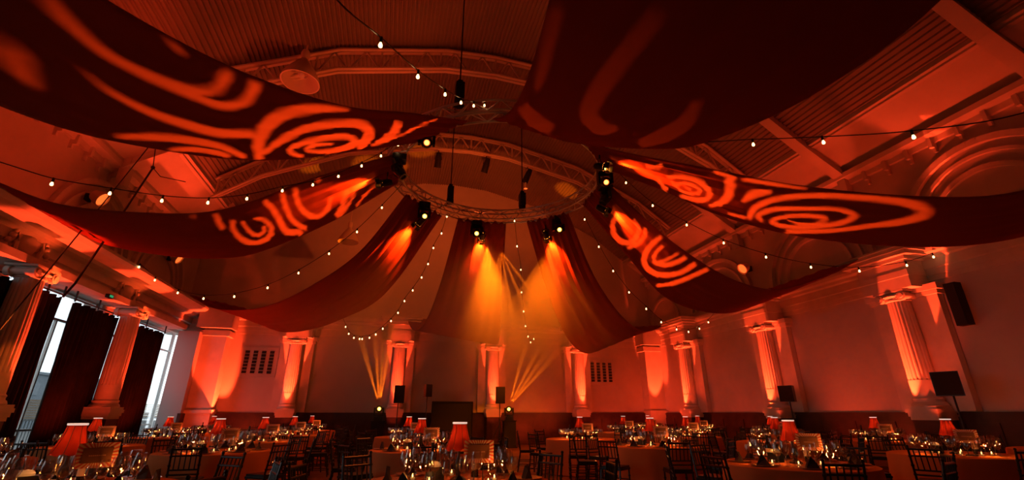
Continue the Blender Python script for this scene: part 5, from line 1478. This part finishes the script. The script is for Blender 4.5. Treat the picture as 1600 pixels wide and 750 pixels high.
# ------------------------------------------------------------------ banquet tables
# x, y, file, place in the file (from the camera)
TABLES = [
    (-2.57, 5.05, 'second-from-window', 1), (0.71, 4.78, 'left-of-aisle', 1), (5.08, 5.28, 'right-of-aisle', 1), (8.68, 5.85, 'second-from-wall', 1), (11.75, 6.0, 'wall-side', 1),
    (-5.55, 8.3, 'window-side', 1), (-2.74, 9.41, 'second-from-window', 2), (0.64, 8.99, 'left-of-aisle', 2), (5.16, 8.85, 'right-of-aisle', 2), (8.57, 9.28, 'second-from-wall', 2), (11.37, 9.22, 'wall-side', 2),
    (-5.51, 11.42, 'window-side', 2), (-2.70, 12.45, 'second-from-window', 3), (4.79, 11.63, 'right-of-aisle', 3), (8.13, 12.04, 'second-from-wall', 3), (11.54, 12.66, 'wall-side', 3), (0.63, 13.77, 'left-of-aisle', 3),
    (-5.70, 15.29, 'window-side', 3), (-2.60, 15.64, 'second-from-window', 4), (7.75, 15.0, 'second-from-wall', 4), (10.91, 15.41, 'wall-side', 4),
    (-5.49, 18.1, 'window-side', 4), (-2.66, 19.56, 'second-from-window', 5), (10.53, 18.22, 'wall-side', 5),
]
ORD = ['', 'first', 'second', 'third', 'fourth', 'fifth']


def tname(f, k):
    return ORD[k] + ' table, ' + f + ' file'


COMPASS = ['near', 'near-right', 'right', 'far-right', 'far', 'far-left', 'left', 'near-left']


def side(a, base):
    """which way a bearing lies from the table centre as the camera sees it"""
    return COMPASS[int(round(((a - base) % (2 * PI)) / (PI / 4))) % 8]


def cloth_mb(seed):
    rr = random.Random(seed)
    ph, ph2 = rr.uniform(0, 6), rr.uniform(0, 6)
    b = MB()
    n_ = 84
    prof = [(0.001, 0.760), (0.45, 0.760), (0.84, 0.760), (0.868, 0.752), (0.875, 0.73), (0.885, 0.60), (0.90, 0.42), (0.925, 0.2), (0.95, 0.015)]

    def wob(t, z):
        k = max(0.0, (0.74 - z) / 0.74)
        return 1 + k * (0.050 * math.sin(11 * t + ph) + 0.026 * math.sin(7 * t + ph2) + 0.014 * math.sin(23 * t))

    b.lathe(prof, n=n_, wob=wob)
    return b


def pedestal_table_mb():
    b = MB()
    b.lathe([(0.001, 0.752), (0.86, 0.752), (0.86, 0.72), (0.001, 0.72)], n=32)
    b.cyl((0, 0, 0.02), (0, 0, 0.72), 0.05, n=10)
    b.lathe([(0.001, 0.03), (0.34, 0.03), (0.35, 0.0), (0.001, 0.0)], n=20)
    return b


CLOTHS = [cloth_mb(i).build('tablecloth', M['cloth']) for i in range(4)]
TOPM = pedestal_table_mb().build('tabletop', M['wood'])


# lamp
def shade_r(z):   # bell profile, z from 0 (hem) to 0.22 (top)
    s = z / 0.22
    return 0.066 + 0.064 * max(0.0, 1 - s) ** 1.7


def make_lamp():
    t = thing('table_lamp', '', 'lamp')
    b = MB()
    b.lathe([(0.001, 0), (0.075, 0), (0.078, 0.012), (0.05, 0.03), (0.02, 0.045), (0.028, 0.08), (0.04, 0.12), (0.028, 0.17), (0.013, 0.20), (0.012, 0.33), (0.02, 0.34), (0.001, 0.35)], n=16)
    b.build('base', M['black'], t)
    b = MB()
    n_ = 48
    prof = [(shade_r(0.22 * i / 10), 0.28 + 0.22 * i / 10) for i in range(11)]
    b.lathe(prof, n=n_, wob=lambda a, z: 1 + 0.028 * abs(math.sin(4 * a)) - 0.01)
    # scalloped hem
    for i in range(n_):
        k = i
        a = 2 * PI * i / n_
        x_, y_, z_ = b.v[k]
        b.v[k] = (x_, y_, z_ - 0.022 * abs(math.sin(4 * a)))
    sh = b.build('lamp_shade', M['shade'], t)
    b = MB()
    for i in range(8):
        a = 2 * PI * i / 8
        b.tube([(shade_r(0.22 * j / 6) * math.cos(a) * 0.995, shade_r(0.22 * j / 6) * math.sin(a) * 1.0, 0.28 + 0.22 * j / 6) for j in range(7)], 0.0022, 4)
    b.build('shade_rib', M['black'], sh)
    b = MB()
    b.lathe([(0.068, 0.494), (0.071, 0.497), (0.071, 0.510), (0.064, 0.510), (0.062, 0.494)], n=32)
    b.build('top_trim', M['shadeglow'], sh)  # emissive ring stands for light spilling from the open top
    b = MB()
    b.sphere((0, 0, 0.385), 0.026, 10, 6)
    b.build('lamp_bulb', M['bulb'], t)
    return t


def make_sign():
    """place card in a red and cream sunburst border on a thin stand; faces -y"""
    t = thing('table_sign', '', 'sign')
    W, H, z0 = 0.27, 0.19, 0.17
    b = MB()
    b.box((0, 0.008, z0 + H / 2), (W, 0.008, H))
    fr = b.build('frame', M['redpaper'], t, False)
    b = MB()
    iw, ih = 0.195, 0.115
    N = 28

    def edge(a, w_, h_):
        c, s = math.cos(a), math.sin(a)
        k = min(w_ / 2 / max(1e-6, abs(c)), h_ / 2 / max(1e-6, abs(s)))
        return c * k, s * k

    for i in range(N):
        a0, a1 = 2 * PI * i / N + 0.03, 2 * PI * (i + 0.5) / N + 0.03
        p, q = edge(a0, iw, ih), edge(a1, iw, ih)
        r_, s_ = edge(a1, W, H), edge(a0, W, H)
        b.add([(u, 0.0025, z0 + H / 2 + v) for u, v in (p, s_, r_, q)] + [(u, 0.005, z0 + H / 2 + v) for u, v in (p, s_, r_, q)],
              [(0, 1, 2, 3), (7, 6, 5, 4), (0, 4, 5, 1), (1, 5, 6, 2), (2, 6, 7, 3), (3, 7, 4, 0)])
    b.build('sunburst_rays', M['cream'], fr, False)
    b = MB()
    b.box((0, 0.002, z0 + H / 2), (iw, 0.005, ih))
    cd = b.build('card', M['card'], t, False)
    b = MB()
    for k in range(9):
        b.box((-0.05 + k * 0.0125, -0.001, z0 + H / 2 - 0.002), (0.009, 0.002, 0.008))
    b.build('lettering_line', M['pink'], cd, False)
    b = MB()
    b.box((0, 0.0, 0.006), (0.14, 0.09, 0.012))
    b.bar((-0.04, 0.012, 0.01), (-0.04, 0.012, z0 + 0.04), 0.008, 0.008)
    b.bar((0.04, 0.012, 0.01), (0.04, 0.012, z0 + 0.04), 0.008, 0.008)
    b.build('stand', M['black'], t, False)
    return t


def glass_obj():
    b = MB()
    out_ = [(0.036, 0.0), (0.034, 0.003), (0.006, 0.008), (0.0042, 0.02), (0.004, 0.085), (0.008, 0.095), (0.030, 0.115), (0.043, 0.145), (0.042, 0.175), (0.033, 0.225)]
    inn = [(0.0315, 0.225), (0.040, 0.175), (0.041, 0.145), (0.028, 0.118), (0.003, 0.101)]
    b.lathe(out_ + inn, n=18)
    return b


def make_chair():
    """black spindle-backed banqueting chair, faces +y, origin on the floor"""
    t = thing('spindle_chair', '', 'chair')
    W, D = 0.40, 0.40
    parts = chair_parts()
    for nm, mb_ in parts:
        mb_.build(nm, M['black'], t)
    return t


def turned(b, p, q, r):
    """turned rod with small rings"""
    p, q = Vector(p), Vector(q)
    b.cyl(p, q, r, n=7)
    for s in (0.25, 0.5, 0.75):
        c = p.lerp(q, s)
        d = (q - p).normalized() * 0.012
        b.cyl(c - d, c + d, r * 1.45, n=7)


def chair_parts():
    W, D = 0.40, 0.38
    out_ = []
    b = MB()
    b.box((0, 0, 0.445), (W, D, 0.03))
    b.box((0, 0, 0.475), (W - 0.02, D - 0.02, 0.035))
    out_.append(('seat', b))
    for sx in (-1, 1):
        b = MB()
        turned(b, (sx * (W / 2 - 0.02), D / 2 - 0.02, 0.0), (sx * (W / 2 - 0.02), D / 2 - 0.02, 0.44), 0.015)
        out_.append(('leg', b))
    for sx in (-1, 1):
        b = MB()
        turned(b, (sx * (W / 2 - 0.02), -D / 2 - 0.05, 0.0), (sx * (W / 2 - 0.02), -D / 2 + 0.02, 0.45), 0.015)
        turned(b, (sx * (W / 2 - 0.02), -D / 2 + 0.02, 0.45), (sx * (W / 2 - 0.025), -D / 2 - 0.06, 0.91), 0.014)
        b.sphere((sx * (W / 2 - 0.025), -D / 2 - 0.06, 0.925), 0.018, 8, 5)
        out_.append(('back_post', b))
    b = MB()

    def bk(z):
        return -D / 2 + 0.02 - 0.08 * (z - 0.45) / 0.46

    for z in (0.885, 0.80, 0.62, 0.56):
        b = MB()
        b.cyl((-W / 2 + 0.02, bk(z), z), (W / 2 - 0.02, bk(z), z), 0.012 if z < 0.88 else 0.014, n=7)
        out_.append(('back_rail', b))
    b = MB()
    for i in range(5):
        x_ = -0.125 + i * 0.0625
        b.cyl((x_, bk(0.62), 0.62), (x_, bk(0.885), 0.885), 0.0085, n=6)
    out_.append(('spindles', b))
    b = MB()
    for z in (0.14, 0.24):
        for sx in (-1, 1):
            b.cyl((sx * (W / 2 - 0.02), D / 2 - 0.02, z), (sx * (W / 2 - 0.02), -D / 2 - 0.03, z), 0.009, n=6)
        b.cyl((-W / 2 + 0.02, D / 2 - 0.02, z + 0.03), (W / 2 - 0.02, D / 2 - 0.02, z + 0.03), 0.009, n=6)
        b.cyl((-W / 2 + 0.02, -D / 2 - 0.03, z + 0.03), (W / 2 - 0.02, -D / 2 - 0.03, z + 0.03), 0.009, n=6)
    out_.append(('stretcher', b))
    return out_


lampP, signP, chairP = make_lamp(), make_sign(), make_chair()
far_chair = MB()
for nm, mb_ in chair_parts():
    far_chair.add(mb_.v, mb_.f)
far_chair = far_chair.build('spindle_chair', M['black'])
glassP = glass_obj().build('wine_glass', M['glass'])
b = MB()
b.lathe([(0.001, 0.004), (0.10, 0.004), (0.145, 0.012), (0.15, 0.016), (0.147, 0.018), (0.10, 0.009), (0.001, 0.009)], n=28)
plateP = b.build('charger_plate', M['plate'])
b = MB()   # folded napkin standing as a peaked fan
b.add([(-0.07, -0.035, 0), (0.07, -0.035, 0), (0.07, 0.035, 0), (-0.07, 0.035, 0), (-0.045, 0, 0.07), (0, -0.015, 0.12), (0.045, 0, 0.07), (0, 0.02, 0.11)],
      [(3, 2, 1, 0), (0, 1, 6, 5), (0, 5, 4), (1, 2, 6), (2, 3, 4, 7), (2, 7, 6), (0, 4, 3), (4, 5, 7), (5, 6, 7)])
napkinP = b.build('folded_napkin', M['napkin'], None, False)
b = MB()
b.lathe([(0.001, 0), (0.036, 0), (0.0375, 0.01), (0.0375, 0.19), (0.030, 0.225), (0.014, 0.245), (0.0135, 0.305), (0.016, 0.305), (0.016, 0.32), (0.001, 0.32)], n=16)
bt = thing('wine_bottle', '', 'bottle')
b.build('bottle_body', M['bottle'], bt)
b = MB()
b.lathe([(0.0382, 0.07), (0.0382, 0.16)], n=16)
b.build('label', M['cream'], bt)
tl = thing('tealight', '', 'candle')
b = MB()
b.lathe([(0.001, 0.004), (0.026, 0.004), (0.034, 0.055), (0.036, 0.055), (0.029, 0.0), (0.001, 0.0)], n=14)
b.build('holder', M['glass'], tl)
b = MB()
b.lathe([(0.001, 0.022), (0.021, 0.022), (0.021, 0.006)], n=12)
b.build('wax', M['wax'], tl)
b = MB()
b.lathe([(0.001, 0.024), (0.006, 0.032), (0.005, 0.042), (0.001, 0.055)], n=8)
b.build('flame', M['flame'], tl)
bx = thing('centrepiece_box', '', 'candle box')
b = MB()
b.box((0, 0, 0.055), (0.13, 0.13, 0.11))
b.box((0, 0, 0.112), (0.14, 0.14, 0.008))
b.build('box_body', M['black'], bx, False)
b = MB()
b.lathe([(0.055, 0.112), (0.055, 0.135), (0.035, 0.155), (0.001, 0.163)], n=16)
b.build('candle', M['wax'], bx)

CAMV = Vector((0, 0, 1.35))
FW = Vector((math.sin(PSI) * math.cos(TH), math.cos(PSI) * math.cos(TH), math.sin(TH)))
RT = Vector((math.cos(PSI), -math.sin(PSI), 0))
UPV = RT.cross(FW)


def seen(p, pad=0.12):
    """is a point inside the camera's view (used only to leave out what the photo cannot show)"""
    q = Vector(p) - CAMV
    d = q.dot(FW)
    if d < 0.4:
        return False
    return abs(q.dot(RT)) / d < 800 / 711 + pad and q.dot(UPV) / d > -375 / 711 - pad * 1.6


def place(proto, pos, rz, label, group):
    o = dup(proto, pos, rz, label, group) if proto.type == 'EMPTY' else proto.copy()
    if proto.type != 'EMPTY':
        col.objects.link(o)
        o.location = pos
        o.rotation_euler = (0, 0, rz)
        o['label'] = label
        o['group'] = group
        if 'category' not in o:
            o['category'] = {'wine_glass': 'wine glass', 'charger_plate': 'plate', 'folded_napkin': 'napkin', 'spindle_chair': 'chair'}[proto.name.split('.')[0]]
    return o


SEATS = ['towards the right wall', 'at the far right', 'on the far side', 'at the far left', 'towards the windows', 'at the near left', 'on the camera side', 'at the near right']
rr = random.Random(11)
far_glass = MB()
n_glass = 0
gv, gf = [tuple(v.co) for v in glassP.data.vertices], [tuple(p.vertices) for p in glassP.data.polygons]
for ti, (tx, ty, fnm, fk) in enumerate(TABLES):
    D_ = tname(fnm, fk)
    dist = math.hypot(tx, ty)
    t = thing('banquet_table', 'round banquet table under a floor-length copper cloth, ' + D_.replace(' table,', ' in the'), 'table', (tx, ty, 0), rr.uniform(0, 6), 'round banquet tables')
    for src in (CLOTHS[ti % 4], TOPM):
        c = src.copy()
        col.objects.link(c)
        c.parent = t
    zt = 0.761
    base = math.atan2(-ty, -tx)                       # bearing of the camera from this table
    # lamp, sign, candle box at the centre
    place(lampP, (tx, ty, zt), rr.uniform(0, 6), 'red scalloped table lamp on the ' + D_, 'red table lamps')
    point((tx, ty, zt + 0.385), 9.0, (1.0, 0.33, 0.10), 0.03)
    right = Vector((-math.sin(base), math.cos(base), 0)) * -1
    toward = Vector((math.cos(base), math.sin(base), 0))
    sgn = Vector((tx, ty, zt)) + toward * 0.26 - Vector((-math.sin(base), math.cos(base), 0)) * -0.18
    place(signP, sgn, base + PI / 2 + rr.uniform(-0.15, 0.15), 'sunburst-bordered brown place sign on the ' + D_, 'sunburst table signs')
    bxp = Vector((tx, ty, zt)) - toward * 0.05 + Vector((-math.sin(base), math.cos(base), 0)) * -0.22
    place(bx, bxp, rr.uniform(0, 1.5), 'black box with a cream candle top on the ' + D_, 'black candle boxes')
    for k in (0, 1, 2, 4, 6, 7):
        a = base + k * PI / 4 + rr.uniform(-0.25, 0.25)
        r_ = rr.uniform(0.28, 0.44)
        p = (tx + r_ * math.cos(a), ty + r_ * math.sin(a), zt)
        if seen(p):
            place(tl, p, 0, 'lit tealight in a glass cup, ' + side(a, base) + ' side of the ' + D_, 'tealights on the ' + D_)
    for sg in (1, -1):
        point((tx + sg * 0.36 * toward.y + 0.34 * toward.x, ty - sg * 0.36 * toward.x + 0.34 * toward.y, zt + 0.14), 3.2, (1.0, 0.30, 0.05), 0.012, 'candle_fill')  # added fill in place of candlelight, set apart from the tealights
    for k in range(2):
        a = base + 2.4 + k * 1.9 + rr.uniform(-0.3, 0.3)
        p = (tx + 0.30 * math.cos(a), ty + 0.30 * math.sin(a), zt)
        if seen(p):
            place(bt, p, rr.uniform(0, 6), 'dark wine bottle, ' + side(a, base) + ' side of the ' + D_, 'wine bottles on the ' + D_)
    # places laid and chairs
    off = round(base / (PI / 4)) * (PI / 4) + rr.uniform(-0.2, 0.2)
    for k in range(8):
        a = base + k * PI / 4 + rr.uniform(-0.07, 0.07) + (ti % 3 - 1) * 0.24
        ca, sa = math.cos(a), math.sin(a)
        cx, cy = tx + 1.26 * ca, ty + 1.26 * sa
        # where the seat lies as the camera sees it
        kk = int(round(((a - base) % (2 * PI)) / (PI / 4))) % 8      # 0 = camera side, anticlockwise
        seat = COMPASS[kk]
        vis = seen((cx, cy, 0.9), 0.05)
        if cx > 12.7 or cx < -7.7 or min(math.hypot(cx - q[0], cy - q[1]) for q in ((12.8, 13.06), (12.35, 8.0), (-7.2, 10.45), (0.42, 19.5))) < 0.75:
            vis = False
        if vis and not (dist < 5.6 and kk in (0, 1, 7)):
            jx = rr.uniform(-0.03, 0.12)
            lab = 'black spindle chair on the ' + seat + ' side of the ' + D_
            pr = chairP if dist < 10.3 else far_chair
            place(pr, (tx + (1.26 + jx) * ca, ty + (1.26 + jx) * sa, 0), a + PI / 2 + rr.uniform(-0.15, 0.15), lab, 'black spindle chairs')
        px_, py_ = tx + 0.66 * ca, ty + 0.66 * sa
        if seen((px_, py_, zt)) and dist < 10.3:
            place(plateP, (px_, py_, zt), 0, 'copper charger plate on the ' + seat + ' side of the ' + D_, 'plates on the ' + D_)
            place(napkinP, (px_, py_, zt + 0.009), a + PI / 2 + rr.uniform(-0.2, 0.2), 'dark folded napkin on the ' + seat + ' plate of the ' + D_, 'napkins on the ' + D_)
        for q, (r_, da) in enumerate(((0.50, 0.16), (0.46, 0.34), (0.40, 0.10), (0.53, -0.22))):
            g = a + da + rr.uniform(-0.03, 0.03)
            p = (tx + r_ * math.cos(g), ty + r_ * math.sin(g), zt)
            if not seen(p):
                continue
            if n_glass < 300:
                n_glass += 1
                o = place(glassP, p, 0, ('larger', 'tallest', 'smaller', 'smallest')[q] + ' wine glass on the ' + seat + ' side of the ' + D_, 'wine glasses on the ' + D_)
                s_ = (1.14, 1.24, 1.04, 0.92)[q]
                o.scale = (s_, s_, s_)
            else:
                far_glass.add([(p[0] + v[0], p[1] + v[1], p[2] + v[2]) for v in gv], gf)
o = far_glass.build('wine_glasses', M['glass'])
tag(o, 'sparkling stemmed wine glasses massed on the distant tables', 'wine glasses', kind='stuff')
for o in CLOTHS + [TOPM, far_chair, glassP, plateP, napkinP]:
    bpy.data.objects.remove(o)
for r in (lampP, signP, chairP, bt, tl, bx):
    for c in list(r.children):
        for g in list(c.children):
            bpy.data.objects.remove(g)
        bpy.data.objects.remove(c)
    bpy.data.objects.remove(r)
